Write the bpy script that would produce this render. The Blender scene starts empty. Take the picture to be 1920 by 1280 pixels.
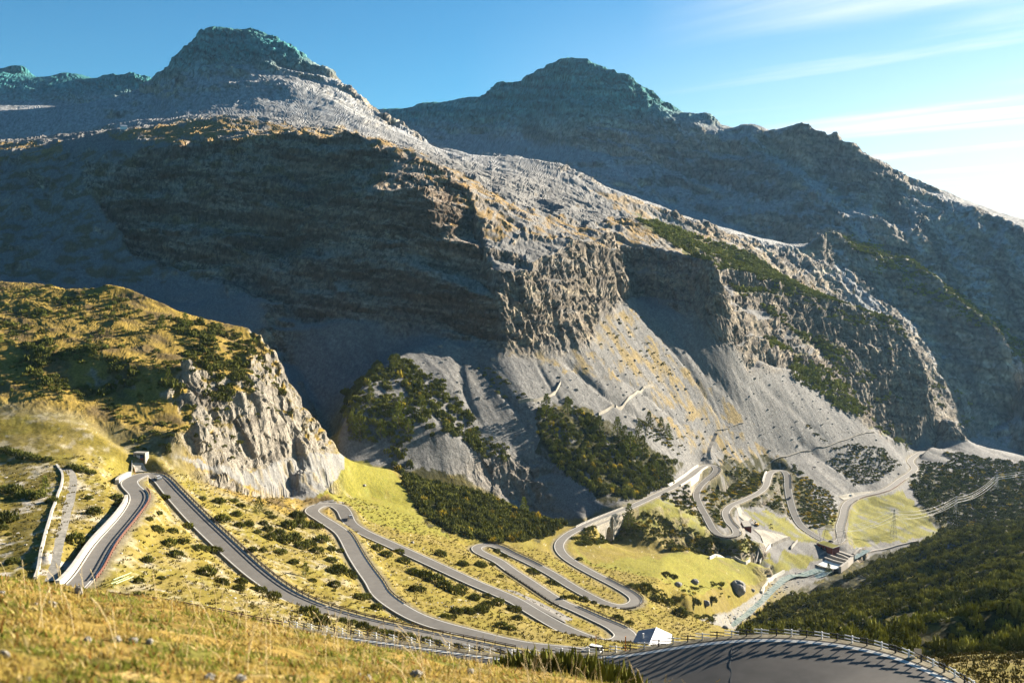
import bpy, math, random
import numpy as np
from mathutils import Vector, Matrix

# ------------------------------------------------------------------ camera, sky, sun, exposure
SC = bpy.context.scene
COL = SC.collection
FPX = 1867.0                       # focal length in pixels of a 1920 px wide frame (35 mm lens)
PITCH = math.atan(170 / FPX)
cam_data = bpy.data.cameras.new("camera")
cam_data.sensor_width = 36.0
cam_data.lens = 36.0 * FPX / 1920
cam_data.clip_start = 0.3
cam_data.clip_end = 60000
cam_data.dof.use_dof = True
cam_data.dof.focus_distance = 420.0
cam_data.dof.aperture_fstop = 1.4
cam = bpy.data.objects.new("camera", cam_data)
COL.objects.link(cam)
cam.location = (0, 0, 0)
cam.rotation_euler = (math.pi / 2 - PITCH, 0, 0)
SC.camera = cam

SUN_AZ, SUN_EL = math.radians(52), math.radians(16)     # azimuth to the right of the view direction (+Y)
sun_dir = Vector((math.sin(SUN_AZ) * math.cos(SUN_EL), math.cos(SUN_AZ) * math.cos(SUN_EL), math.sin(SUN_EL)))
sun_data = bpy.data.lights.new("sun", 'SUN')
sun_data.energy = 5.0
sun_data.angle = math.radians(0.5)
sun_data.color = (1.0, 0.90, 0.75)
sun = bpy.data.objects.new("sun", sun_data)
COL.objects.link(sun)
sun.rotation_euler = (-sun_dir).to_track_quat('-Z', 'Y').to_euler()

world = bpy.data.worlds.new("World")
SC.world = world
world.use_nodes = True
wn, wl = world.node_tree.nodes, world.node_tree.links
wn.clear()
w_out = wn.new('ShaderNodeOutputWorld')
w_bg = wn.new('ShaderNodeBackground')
w_bg.inputs['Strength'].default_value = 0.05
sky = wn.new('ShaderNodeTexSky')
sky.sky_type = 'NISHITA'
sky.sun_disc = False
sky.sun_elevation = SUN_EL
sky.sun_rotation = SUN_AZ
sky.altitude = 2300
sky.air_density = 1.0
sky.dust_density = 1.6
sky.ozone_density = 1.5
hs = wn.new('ShaderNodeHueSaturation'); hs.inputs['Saturation'].default_value = 1.2; hs.inputs['Value'].default_value = 1.0
tint = wn.new('ShaderNodeMix'); tint.data_type = 'RGBA'; tint.blend_type = 'MULTIPLY'; tint.inputs[0].default_value = 1.0
tint.inputs[7].default_value = (0.31, 0.60, 0.66, 1)
wl.new(sky.outputs[0], hs.inputs['Color']); wl.new(hs.outputs[0], tint.inputs[6])
# thin cirrus: noise drawn out along one wind direction on a high flat layer
geo = wn.new('ShaderNodeTexCoord'); sepd = wn.new('ShaderNodeSeparateXYZ'); wl.new(geo.outputs['Generated'], sepd.inputs[0])
def wmath(op, a, b=None, c=None):
    n = wn.new('ShaderNodeMath'); n.operation = op
    for i, q in enumerate((a, b, c)):
        if q is None: continue
        if isinstance(q, (int, float)): n.inputs[i].default_value = q
        else: wl.new(q, n.inputs[i])
    return n.outputs[0]
zz = wmath('MAXIMUM', sepd.outputs['Z'], 0.02)
lx = wmath('DIVIDE', sepd.outputs['X'], zz); ly = wmath('DIVIDE', sepd.outputs['Y'], zz)
across = wmath('ADD', wmath('MULTIPLY', lx, 0.75), wmath('MULTIPLY', ly, 0.66)); along = wmath('SUBTRACT', wmath('MULTIPLY', lx, 0.66), wmath('MULTIPLY', ly, 0.75))
cxyz = wn.new('ShaderNodeCombineXYZ'); wl.new(wmath('MULTIPLY', across, 0.85), cxyz.inputs[0]); wl.new(wmath('MULTIPLY', along, 0.16), cxyz.inputs[1])
cn = wn.new('ShaderNodeTexNoise'); cn.inputs['Scale'].default_value = 1.0; cn.inputs['Detail'].default_value = 7; cn.inputs['Roughness'].default_value = 0.55; cn.inputs['Distortion'].default_value = 0.35
wl.new(cxyz.outputs[0], cn.inputs['Vector'])
cm = wn.new('ShaderNodeMapRange'); cm.inputs['From Min'].default_value = 0.50; cm.inputs['From Max'].default_value = 0.80; cm.interpolation_type = 'SMOOTHSTEP'
wl.new(cn.outputs['Fac'], cm.inputs['Value'])
east = wn.new('ShaderNodeMapRange'); east.inputs['From Min'].default_value = 0.12; east.inputs['From Max'].default_value = 0.42; wl.new(sepd.outputs['X'], east.inputs['Value'])
low = wn.new('ShaderNodeMapRange'); low.inputs['From Min'].default_value = 0.30; low.inputs['From Max'].default_value = 0.02; low.interpolation_type = 'SMOOTHSTEP'; wl.new(sepd.outputs['Z'], low.inputs['Value'])
east2 = wn.new('ShaderNodeMapRange'); east2.inputs['From Min'].default_value = -0.05; east2.inputs['From Max'].default_value = 0.5; wl.new(sepd.outputs['X'], east2.inputs['Value'])
north = wn.new('ShaderNodeMapRange'); north.inputs['From Min'].default_value = 0.3; north.inputs['From Max'].default_value = 0.7; wl.new(sepd.outputs['Y'], north.inputs['Value'])
veil = wmath('MULTIPLY', wmath('MULTIPLY', low.outputs[0], east2.outputs[0]), wmath('MULTIPLY', north.outputs[0], 0.9))
streak = wmath('MULTIPLY', wmath('MULTIPLY', cm.outputs[0], east.outputs[0]), wmath('MULTIPLY', north.outputs[0], 1.2))
cloud = wmath('MINIMUM', wmath('ADD', veil, streak), 0.95)
cmix = wn.new('ShaderNodeMix'); cmix.data_type = 'RGBA'; wl.new(cloud, cmix.inputs[0]); wl.new(tint.outputs[2], cmix.inputs[6]); cmix.inputs[7].default_value = (5.0, 5.3, 5.4, 1)
wl.new(cmix.outputs[2], w_bg.inputs['Color'])
wl.new(w_bg.outputs[0], w_out.inputs['Surface'])

SC.view_settings.view_transform = 'Standard'
SC.view_settings.look = 'None'
SC.view_settings.gamma = 1
SC.view_settings.exposure = 2.2
SC.cycles.max_bounces = 4
SC.cycles.diffuse_bounces = 1

# ------------------------------------------------------------------ small maths
rng = np.random.default_rng(7)
CP, SP = math.cos(PITCH), math.sin(PITCH)

def ray(px, py):
    """direction of the sight line through a photo pixel, scaled to unit Y"""
    px = np.asarray(px, float); py = np.asarray(py, float)
    xc = (px - 960) / FPX; yc = (640 - py) / FPX
    y = yc * SP + CP
    return xc / y, (yc * CP - SP) / y

def unproject(px, py, d):
    u, v = ray(px, py)
    return np.stack([u * d, d * np.ones_like(u), v * d], -1)

def project(X, Y, Z):
    f = Y * CP - Z * SP
    up = Y * SP + Z * CP
    return 960 + FPX * X / f, 640 - FPX * up / f

def sstep(a, b, x):
    t = np.clip((x - a) / (b - a), 0, 1)
    return t * t * (3 - 2 * t)

def _hash(ix, iy, iz, seed):
    h = (ix.astype(np.uint32) * np.uint32(374761393)) ^ (iy.astype(np.uint32) * np.uint32(668265263))
    if iz is not None:
        h ^= iz.astype(np.uint32) * np.uint32(2147483647 - 58)
    h ^= np.uint32((seed * 974634619 + 1013904223) & 0xffffffff)
    h = (h ^ (h >> np.uint32(13))) * np.uint32(1274126177)
    h = (h ^ (h >> np.uint32(16))) * np.uint32(2246822519)
    return h ^ (h >> np.uint32(15))

_A = np.arange(64) * (2 * np.pi / 64)
_CX, _CY = np.cos(_A).astype(np.float32), np.sin(_A).astype(np.float32)
_r3 = np.random.default_rng(3).normal(size=(256, 3))
_G3 = (_r3 / np.linalg.norm(_r3, axis=1)[:, None]).astype(np.float32)

def noise2(x, y, seed=0):
    x0 = np.floor(x); y0 = np.floor(y)
    fx = (x - x0).astype(np.float32); fy = (y - y0).astype(np.float32)
    ix = x0.astype(np.int64); iy = y0.astype(np.int64)
    u = fx * fx * fx * (fx * (fx * 6 - 15) + 10); v = fy * fy * fy * (fy * (fy * 6 - 15) + 10)
    def g(dx, dy):
        h = _hash(ix + dx, iy + dy, None, seed) & np.uint32(63)
        return _CX[h] * (fx - dx) + _CY[h] * (fy - dy)
    a = g(0, 0); b = g(1, 0); c = g(0, 1); d = g(1, 1)
    a = a + u * (b - a); c = c + u * (d - c)
    return (a + v * (c - a)) * 1.5

def noise3(x, y, z, seed=0):
    x0 = np.floor(x); y0 = np.floor(y); z0 = np.floor(z)
    fx = (x - x0).astype(np.float32); fy = (y - y0).astype(np.float32); fz = (z - z0).astype(np.float32)
    ix = x0.astype(np.int64); iy = y0.astype(np.int64); iz = z0.astype(np.int64)
    q = lambda t: t * t * t * (t * (t * 6 - 15) + 10)
    u, v, w = q(fx), q(fy), q(fz)
    def g(dx, dy, dz):
        h = _hash(ix + dx, iy + dy, iz + dz, seed) & np.uint32(255)
        G = _G3[h]
        return G[..., 0] * (fx - dx) + G[..., 1] * (fy - dy) + G[..., 2] * (fz - dz)
    def lx(dy, dz):
        a = g(0, dy, dz); return a + u * (g(1, dy, dz) - a)
    a = lx(0, 0); a = a + v * (lx(1, 0) - a)
    b = lx(0, 1); b = b + v * (lx(1, 1) - b)
    return (a + w * (b - a)) * 1.5

def blocks3(x, y, z, seed=0):
    """one random value per irregular 3D cell: blocky, fractured rock"""
    ix = np.floor(x).astype(np.int64); iy = np.floor(y).astype(np.int64); iz = np.floor(z).astype(np.int64)
    best = np.full(x.shape, 9.0, np.float32); val = np.zeros(x.shape, np.float32)
    for dx in (-1, 0, 1):
        for dy in (-1, 0, 1):
            for dz in (-1, 0, 1):
                h = _hash(ix + dx, iy + dy, iz + dz, seed)
                a = (h & np.uint32(1023)).astype(np.float32) / 1023; b = ((h >> np.uint32(10)) & np.uint32(1023)).astype(np.float32) / 1023; c = ((h >> np.uint32(20)) & np.uint32(1023)).astype(np.float32) / 1023
                d = (ix + dx + a - x) ** 2 + (iy + dy + b - y) ** 2 + (iz + dz + c - z) ** 2
                m = d < best
                best = np.where(m, d, best); val = np.where(m, ((h >> np.uint32(4)) & np.uint32(255)).astype(np.float32) / 255, val)
    return val - 0.5

def fbm2(x, y, octv, seed=0, gain=0.5, ridged=False):
    s = 0; a = 1.0; t = 0.0
    for k in range(octv):
        n = noise2(x, y, seed + k)
        if ridged: n = 1 - 2 * np.abs(n)
        s = s + a * n; t += a
        x = x * 2.03 + 17.3; y = y * 2.03 - 9.1; a *= gain
    return s / t

def fbm3(x, y, z, octv, seed=0, gain=0.5, ridged=False):
    s = 0; a = 1.0; t = 0.0
    for k in range(octv):
        n = noise3(x, y, z, seed + k)
        if ridged: n = 1 - 2 * np.abs(n)
        s = s + a * n; t += a
        x = x * 2.03 + 17.3; y = y * 2.03 - 9.1; z = z * 2.03 + 4.7; a *= gain
    return s / t

def on(mask, fn, *arrs):
    """fn(*arrs) only where mask is above nothing (saves time), zero elsewhere"""
    i = mask > 2e-3
    out = np.zeros(mask.shape, np.float32)
    if i.any(): out[i] = fn(*[a[i] for a in arrs])
    return out

def blur(a, n=1):
    for _ in range(n):
        a = np.pad(a, 1, mode='edge')
        a = (a[:-2] + 2 * a[1:-1] + a[2:]) / 4
        a = (a[:, :-2] + 2 * a[:, 1:-1] + a[:, 2:]) / 4
    return a

# ------------------------------------------------------------------ the road: hairpins read off as sight lines with an altitude profile
# (px, py, z or None, width)
ROAD = [
 (1800,1420,-46.5,13),(1745,1335,None,13),(1685,1288,None,14),(1600,1254,None,15),(1500,1240,None,15),(1384,1240,-52,15),(1259,1250,None,14),
 (1160,1254,None,11),(1050,1252,None,8),(950,1254,-58,7.5),(833,1238,None,7),(692,1217,None,7),(570,1198,None,6.5),
 (475,1182,-66,6.5),(380,1160,None,6),(280,1140,None,6),(190,1128,None,6),(150,1124,-72,6),(128,1117,None,6),(132,1106,None,6),(145,1095,None,5.5),
 (166,1070,None,5.5),(197,1020,None,5.3),(239,970,None,5.3),(258,942,None,6),(259,926,None,6.5),(246,912,None,6.5),(243,903,None,6.5),(254,895,-88,6.5),
 (268,890,None,6.5),(286,890,None,6.5),(303,900,None,6.5),(325,925,None,7),(367,970,None,7.5),(419,1020,None,7.5),(474,1070,None,7),(526,1108,None,6.5),
 (575,1133,None,6.5),(620,1149,None,6.5),(680,1166,None,6.5),(792,1191,None,6.5),(880,1209,None,6.5),(942,1222,None,6.5),(1004,1233,None,6.5),
 (1080,1245,None,6.5),(1122,1248,None,6.5),(1140,1243,-109,6.5),(1128,1234,None,6.5),(1082,1222,None,6.5),(978,1210,None,6.5),(880,1187,None,6.5),(802,1165,None,6.5),
 (755,1143,None,6.5),(716,1115,None,6.5),(700,1090,None,6.5),(682,1065,None,6.5),(666,1040,None,6.5),(650,1010,None,6.5),(639,996,None,6.5),
 (619,982,None,6.5),(595,967,None,6.5),(585,958,None,7),(592,950,-125,7.5),(610,946,None,7.5),(632,948,None,7.5),(644,957,None,7),(649,967,None,7),
 (656,980,None,6.5),(670,991,None,6.5),(695,1004,None,6.5),(740,1024,None,6.5),(790,1047,None,6.5),(840,1070,None,6.5),(890,1093,None,6.5),
 (960,1123,None,6.5),(1004,1149,None,6.5),(1056,1178,None,7),(1108,1200,None,8),(1140,1206,None,8.5),(1163,1202,None,9),(1173,1192,-143,9),(1166,1183,None,8.5),(1150,1173,None,7.5),
 (1121,1160,None,6.5),(1082,1142,None,6.2),(1046,1126,None,6),(997,1094,None,6),(960,1070,None,6),(935,1052,None,6),(910,1040,None,6),(896,1032,None,6),
 (895,1025,-158,6),(910,1021,None,6),(932,1024,None,6),(960,1038,None,6),(1000,1057,None,6),(1035,1076,None,6),(1072,1099,None,6),(1110,1120,None,6),
 (1140,1133,None,6.2),(1167,1137,None,6.5),(1187,1132,None,6.5),(1192,1122,-168,6.5),(1180,1111,None,6.5),(1155,1097,None,6),(1122,1080,None,6),(1085,1060,None,6),
 (1060,1043,None,6),(1049,1028,None,6),(1051,1015,None,6),(1065,1002,None,6),(1085,991,None,6),(1110,979,-178,6),(1147,964,None,6.5),(1185,949,None,6.5),
 (1222,932,None,6.5),(1260,914,None,6.5),(1290,895,None,7),(1312,878,None,7),(1328,872,None,7),(1340,874,-200,7),(1344,880,None,7),(1338,889,None,6.5),(1325,899,None,6),
 (1310,915,None,6),(1306,930,None,6),(1312,947,None,6),(1325,970,None,6),(1337,992,None,6),(1350,1003,None,6.5),(1367,1006,-214,6.5),(1381,1001,None,6.5),
 (1378,990,None,6.5),(1366,977,None,6.5),(1361,960,None,6.5),(1372,947,None,6.5),(1395,937,None,6.5),(1420,925,None,6.5),(1435,912,None,6.5),(1440,897,None,7),
 (1444,887,None,7),(1455,882,-230,7),(1469,883,None,7),(1476,892,None,7),(1477,910,None,7),(1481,935,None,7),(1489,962,None,7),(1502,985,None,7),(1525,1002,None,7),
 (1545,1013,None,7),(1562,1018,-252,7.5),(1576,1012,None,7.5),(1576,1000,None,7.5),(1575,987,None,7.5),(1581,967,None,7.5),(1584,952,None,7.5),(1592,941,None,8),
 (1612,931,None,8),(1642,924,None,8),(1667,915,None,8),(1692,897,None,8),(1710,885,None,8),(1715,877,None,8),(1707,866,None,8),(1712,857,None,8),
 (1730,846,None,8),(1742,839,-283,8)]

def resample(P, n):
    """Catmull-Rom through the rows of P, n steps per span"""
    P = np.asarray(P, float)
    Q = np.vstack([2 * P[0] - P[1], P, 2 * P[-1] - P[-2]])
    t = np.linspace(0, 1, n, endpoint=False)[:, None]
    out = []
    for i in range(1, len(Q) - 2):
        a, b, c, d = Q[i - 1], Q[i], Q[i + 1], Q[i + 2]
        out.append(0.5 * (2 * b + (c - a) * t + (2 * a - 5 * b + 4 * c - d) * t ** 2 + (3 * b - a - 3 * c + d) * t ** 3))
    out.append(P[-1:])
    return np.vstack(out)

def build_road_path():
    R = np.array([(a, b, w) for a, b, z, w in ROAD], float)
    ki = [i for i, r in enumerate(ROAD) if r[2] is not None]
    kz = [ROAD[i][2] for i in ki]
    z = np.interp(np.arange(len(R)), ki, kz)
    for _ in range(6):
        _, v = ray(R[:, 0], R[:, 1])
        P = unproject(R[:, 0], R[:, 1], z / v)
        s = np.r_[0, np.cumsum(np.hypot(*np.diff(P[:, :2], axis=0).T))]
        z = np.interp(s, s[ki], kz)
    _, v = ray(R[:, 0], R[:, 1])
    P = unproject(R[:, 0], R[:, 1], z / v)
    Q = resample(np.c_[P, R[:, 2]], 10)
    s = np.r_[0, np.cumsum(np.hypot(*np.diff(Q[:, :2], axis=0).T))]
    t = np.arange(0, s[-1], 1.0)
    Q = np.stack([np.interp(t, s, Q[:, k]) for k in range(4)], -1)
    for _ in range(3):
        Q[1:-1] = (Q[:-2] + 2 * Q[1:-1] + Q[2:]) / 4
    return Q
road = build_road_path()
_bx, _by = project(road[:, 0], road[:, 1], road[:, 2])
_b0, _b1 = int(np.argmin((_bx - 1101) ** 2 + (_by - 983) ** 2)), int(np.argmin((_bx - 1170) ** 2 + (_by - 955) ** 2))
SPAN = (np.arange(len(road)) > min(_b0, _b1)) & (np.arange(len(road)) < max(_b0, _b1))   # carried by the bridge, not by the ground

# ------------------------------------------------------------------ break lines of the relief: (photo px, photo py, distance)
def crest_py(px):
    return np.interp(px, [-1500, -200, 0, 150, 300, 480, 700, 950, 1150, 1300, 2000, 3500], [1040, 1075, 1085, 1108, 1128, 1168, 1212, 1256, 1288, 1318, 1400, 1420])

LINES = {
 # left slope below the gravel track and the meadow under the knoll
 'left_edge': [(-400,1060,225),(-150,1060,230),(0,1040,235),(20,1000,262),(10,930,315),(0,860,365)],
 'left_mid': [(90,1040,228),(95,1000,255),(105,940,305),(125,880,350),(150,850,375)],
 'meadow_left': [(-500,800,400),(-200,790,400),(0,790,398),(80,790,400),(160,800,400),(215,835,396),(250,862,396),(300,862,398)],
 'meadow_up': [(-500,730,430),(0,735,430),(90,730,436),(150,745,436),(175,790,418)],
 'meadow_mid': [(320,880,402),(400,915,425),(480,935,460),(545,945,490)],
 'scree_foot': [(320,850,408),(400,880,430),(480,915,462),(560,935,492)],
 # rock knoll
 'knoll_cliff_base': [(175,792,418),(210,830,406),(245,850,402),(290,842,408),(340,815,416),(380,822,430),(420,850,445),(460,878,462),(500,868,482),(540,850,505),(590,850,530),(640,855,552)],
 'knoll_cliff_top': [(150,745,443),(175,735,450),(250,735,450),(300,720,452),(340,712,462),(375,745,462),(385,780,455),(400,760,470),(440,745,480),(490,755,490),(520,775,500),(550,820,515)],
 'knoll_shelf': [(-400,650,470),(0,650,470),(100,660,470),(200,660,472),(270,690,465),(340,690,465),(400,695,488),(470,700,508),(510,735,510)],
 'knoll_mid': [(-400,590,530),(0,590,530),(120,600,525),(220,610,520),(320,630,515),(400,640,525),(470,660,535)],
 'knoll_top': [(-900,520,610),(-400,520,610),(0,527,600),(30,532,600),(70,532,598),(120,540,580),(160,540,580),(200,529,582),(240,538,580),(285,560,575),(330,583,572),(380,598,575),(450,608,575),(480,630,570),(510,670,560),(530,710,555),(548,760,545),(590,812,548),(640,857,555)],
 'knoll_back': [(-900,600,680),(-400,600,690),(0,565,680),(200,590,680),(300,650,680),(400,720,680),(480,770,670),(560,830,650),(640,885,625)],
 'knoll_back2': [(-900,560,770),(-400,540,770),(0,538,760),(200,560,760),(330,600,755),(450,660,745),(530,735,725),(600,800,690),(640,850,668)],
 # gorge behind the bench with the bright meadow and the scrub
 'bench_edge': [(640,860,556),(700,872,600),(740,880,628),(800,905,645),(870,915,655),(930,935,655),(1000,965,645),(1060,985,632)],
 'bench_mid': [(600,930,515),(700,930,565),(790,960,575),(880,985,572),(960,1010,560),(1020,1010,590)],
 'gorge': [(640,900,592),(700,905,620),(760,910,641),(850,935,662),(930,965,680),(1000,990,680),(1060,1015,670),(1110,1022,655)],
 'gorge_out': [(1110,1022,655),(1140,1024,640),(1180,1036,645),(1260,1040,680),(1340,1050,715),(1400,1060,745),(1450,1085,745)],
 'under_bridge': [(1110,1015,690),(1130,1016,670),(1140,1020,655)],
 # foot of the big mountain
 'spur_foot': [(645,842,640),(700,872,638),(760,885,648),(850,890,672),(930,912,700),(1000,962,702),(1060,985,690),(1100,965,690)],
 'spur_mid': [(655,762,660),(700,770,668),(760,790,672),(830,800,682),(900,850,700),(960,870,715),(1000,880,726),(1100,900,730),(1200,915,760),(1255,905,800)],
 'cone': [(760,700,725),(830,690,752),(900,720,758),(960,750,756)],
 'spur_top': [(645,842,640),(652,762,660),(685,715,690),(720,682,722),(780,652,765),(830,636,788),(885,648,790),(945,664,792)],
 'spur_back': [(600,800,720),(630,740,750),(690,680,790),(760,645,812)],
 'talus_a': [(945,664,792),(1000,760,760),(1050,840,745),(1120,880,745)],
 'gorge_left': [(500,600,800),(560,690,785),(600,760,745),(625,830,690)],
 'cliff_base': [(440,540,840),(560,560,820),(640,585,815),(720,605,822),(800,622,818),(870,640,803),(945,664,792),(1000,662,815),(1060,652,850),(1110,648,880),(1116,610,920),(1150,580,975),(1178,557,1030),(1186,556,1105)],
 'ledge_low': [(440,500,870),(560,500,865),(640,520,855),(720,545,838),(800,560,825),(860,575,815),(920,600,806)],
 'ledge_low_top': [(560,478,872),(640,490,862),(720,510,848),(800,520,834),(860,545,822),(925,580,812)],
 'ledge_mid': [(440,440,930),(560,440,915),(640,440,900),(720,455,880),(800,470,868),(860,490,855),(900,510,842)],
 'cliff_mid_top': [(560,380,935),(640,375,915),(700,365,905),(760,360,900),(800,390,895),(850,430,880),(895,470,860),(918,490,842)],
 'arete': [(768,352,905),(860,360,950),(880,400,925),(905,450,890),(918,490,845),(938,580,812),(945,664,792)],
 'lit_lip': [(918,490,845),(960,515,840),(1000,505,865),(1050,470,925),(1100,450,985),(1150,465,1035),(1172,500,1048),(1182,555,1035)],
 'cliff2_base': [(1185,560,1110),(1230,572,1092),(1270,582,1076),(1320,600,1062),(1362,640,1062),(1395,640,1120),(1450,640,1220)],
 'cliff2_top': [(1180,450,1150),(1230,470,1135),(1280,478,1118),(1335,482,1100),(1350,530,1085),(1368,570,1090),(1400,600,1180)],
 # upper shelf of the big mountain
 'crest': [(-900,290,1150),(-400,300,1100),(0,330,1060),(100,310,1060),(200,290,1050),(300,275,1050),(400,268,1045),(480,260,1040),(560,248,1035),(640,243,1030),(700,252,1030),(740,278,1020),(800,300,1010),(850,318,1005),(880,350,1000),(920,380,1010),(980,405,1030),(1040,425,1055),(1090,440,1080),(1130,440,1110)],
 'crest_mid': [(-400,420,930),(0,420,930),(150,400,950),(300,390,955),(440,380,960),(560,350,975),(640,330,970),(700,330,965)],
 'flank_low': [(-900,520,840),(-400,515,830),(0,520,820),(150,520,830),(300,535,840),(400,560,820),(470,590,800)],
 'golden_top': [(200,245,1190),(280,240,1170),(350,228,1180),(430,222,1190),(500,235,1180),(560,240,1150)],
 'golden_back': [(200,245,1350),(350,243,1330),(450,243,1330),(560,246,1300),(640,250,1270)],
 'left_rim': [(-900,260,1350),(-300,275,1300),(0,283,1250),(60,278,1240),(100,277,1240),(110,290,1220)],
 'left_hollow': [(-300,290,1600),(0,280,1600),(100,270,1600),(200,250,1600)],
 # peak with the flat top
 'peak_a_foot': [(200,225,1800),(300,225,1600),(400,215,1560),(500,222,1530),(600,240,1480),(700,262,1400),(780,290,1300),(860,330,1200),(930,372,1120)],
 'peak_a_ridge': [(930,338,1350),(870,312,1450),(830,290,1550),(760,250,1720),(700,208,1850),(650,175,1930),(600,130,2030),(575,112,2070),(540,84,2120),(500,66,2170),(470,55,2190),(440,50,2200),(420,52,2200),(395,44,2170),(375,52,2160),(368,78,2140),(345,90,2120),(325,112,2100),(315,125,2090),(309,150,2080),(316,160,2050),(290,190,1980)],
 'peak_a_face': [(345,150,2000),(400,160,1900),(470,155,1880),(540,150,1900),(600,170,1850),(680,230,1620)],
 'peak_a_back': [(300,250,2500),(450,200,2600),(600,240,2500),(700,280,2300),(830,330,1950),(930,360,1700)],
 'left_scree': [(-400,200,2500),(0,188,2450),(100,190,2450),(200,205,2350),(210,212,2300)],
 'left_scree_low': [(-400,215,2200),(0,205,2250),(100,208,2250),(200,214,2200)],
 'left_ridge': [(-1500,150,2900),(-800,110,2850),(-300,140,2800),(-80,115,2800),(0,128,2780),(12,120,2780),(30,117,2780),(45,128,2770),(60,148,2760),(80,147,2750),(105,140,2740),(128,133,2740),(150,138,2730),(175,148,2700),(200,145,2650),(222,137,2600),(250,138,2580),(275,145,2560),(300,155,2500)],
 'left_back': [(-1500,260,3600),(-300,250,3500),(150,250,3500),(400,260,3300)],
 # basin between the peaks
 'moraine': [(820,300,1700),(880,291,1650),(940,292,1640),(1000,297,1620),(1040,305,1600),(1080,325,1580),(1120,345,1560),(1180,372,1560),(1240,395,1570),(1330,425,1600)],
 'moraine_back': [(860,305,1950),(940,306,1950),(1040,320,1950),(1150,360,1920),(1250,395,1920),(1350,430,1920)],
 'moraine_front': [(1000,345,1400),(1060,375,1350),(1110,400,1330),(1180,410,1400),(1260,430,1450),(1340,445,1500),(1420,470,1580)],
 'gap': [(720,240,2500),(800,262,2300),(880,292,2150)],
 # big pyramid and its right-hand ridge
 'peak_b_foot': [(740,262,2600),(820,285,2420),(900,296,2330),(1000,315,2290),(1150,355,2190),(1300,400,2090),(1400,440,2020),(1500,480,1960),(1600,520,1900)],
 'peak_b_cliff': [(780,240,2660),(880,255,2560),(980,265,2500),(1060,275,2480),(1150,290,2400),(1250,320,2300),(1350,360,2190),(1450,395,2090),(1520,430,2030)],
 'peak_b_ridge': [(690,200,2850),(712,203,2850),(740,200,2847),(765,203,2844),(790,186,2842),(815,190,2839),(840,190,2836),(865,180,2834),(895,180,2831),(912,184,2827),(928,160,2823),(945,154,2818),(985,152,2808),(992,143,2806),(1010,138,2801),(1030,120,2796),(1050,108,2791),(1065,101,2787),(1085,104,2781),(1105,105,2759),(1130,118,2725),(1160,136,2683),(1190,155,2642),(1212,178,2611),(1222,196,2599),(1245,208,2582),(1262,213,2570),(1285,210,2553),(1320,213,2528),(1338,222,2515),(1348,240,2508),(1362,242,2497),(1380,240,2484),(1398,229,2471),(1412,231,2457),(1440,245,2426),(1455,240,2410),(1478,234,2384),(1500,228,2360),(1530,242,2339),(1560,256,2317),(1590,272,2296),(1640,303,2260),(1700,336,2234),(1760,367,2207),(1820,390,2181),(1860,407,2163),(1890,419,2150),(1930,425,2143),(2000,435,2132),(2300,480,2082),(2800,560,2000)],
 'peak_b_rib': [(1212,180,2610),(1270,225,2480),(1390,268,2330),(1450,310,2240),(1530,355,2150),(1600,395,2080),(1680,430,2020)],
 'peak_b_bowl': [(1440,300,2330),(1520,330,2250),(1600,370,2170),(1680,430,2080)],
 'peak_b_low': [(1680,450,2010),(1780,460,2060),(1860,470,2060),(1930,490,2040),(2200,560,1950)],
 'peak_b_back': [(600,300,3400),(900,260,3500),(1080,220,3600),(1300,300,3500),(1600,380,3400),(1900,480,3300),(2500,560,3000)],
 # right-hand ribs and the dark side valley
 'rib_a': [(1130,440,1110),(1190,420,1240),(1250,440,1280),(1330,475,1320),(1420,520,1360),(1500,545,1400),(1580,570,1440),(1650,590,1480),(1690,610,1500),(1715,650,1480),(1740,700,1450),(1790,780,1450)],
 'rib_a_top': [(1470,562,1375),(1540,580,1405),(1600,600,1435),(1660,612,1465)],
 'rib_a_foot': [(1440,585,1300),(1500,625,1345),(1560,650,1375),(1620,680,1395),(1670,730,1405),(1720,790,1410)],
 'rib_a_low': [(1450,640,1245),(1500,690,1255),(1540,690,1275),(1580,740,1265),(1640,812,1245),(1690,830,1290),(1745,835,1400)],
 'rib_a_back': [(1250,450,1480),(1400,505,1560),(1550,560,1620),(1650,600,1650),(1720,660,1640),(1780,740,1600)],
 'rib_b': [(1400,445,1700),(1500,470,1740),(1560,440,1820),(1640,470,1840),(1690,480,1840),(1750,520,1820),(1800,555,1790),(1860,600,1760),(1930,660,1720),(2200,800,1700)],
 'rib_b_foot': [(1560,510,1750),(1650,560,1760),(1750,640,1740),(1800,700,1700),(1850,770,1670)],
 'rib_b_back': [(1640,500,1950),(1750,540,1960),(1850,610,1940),(1930,660,1920)],
 'valley': [(1640,830,1330),(1745,850,1420),(1800,825,1560),(1850,815,1640),(1920,850,1620),(2200,950,1600)],
 'far_bench': [(1790,806,1600),(1830,800,1640),(1870,797,1690),(1930,790,1760),(2200,780,1900)],
 # valley floor, meadow with pylons, forest slope on the right
 'dam_meadow': [(1600,960,1000),(1650,945,1040),(1700,940,1060),(1740,960,1030),(1770,985,1000)],
 'meadow_top': [(1640,930,1075),(1700,915,1130),(1760,880,1260)],
 'scrub_low': [(1760,1000,990),(1820,960,1080),(1900,920,1200),(2000,890,1350),(2300,860,1500)],
 'river': [(1290,1235,520),(1340,1195,560),(1385,1160,610),(1420,1130,660),(1445,1105,705),(1470,1085,745),(1500,1078,765),(1530,1068,785),(1560,1055,805),(1590,1045,825),(1620,1033,850)],
 'river_right': [(1610,1060,830),(1640,1035,870),(1700,1015,915),(1770,1000,970)],
 'forest_low': [(1370,1230,520),(1395,1180,600),(1430,1150,650),(1470,1120,700),(1520,1105,735),(1600,1075,790),(1650,1045,850)],
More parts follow.
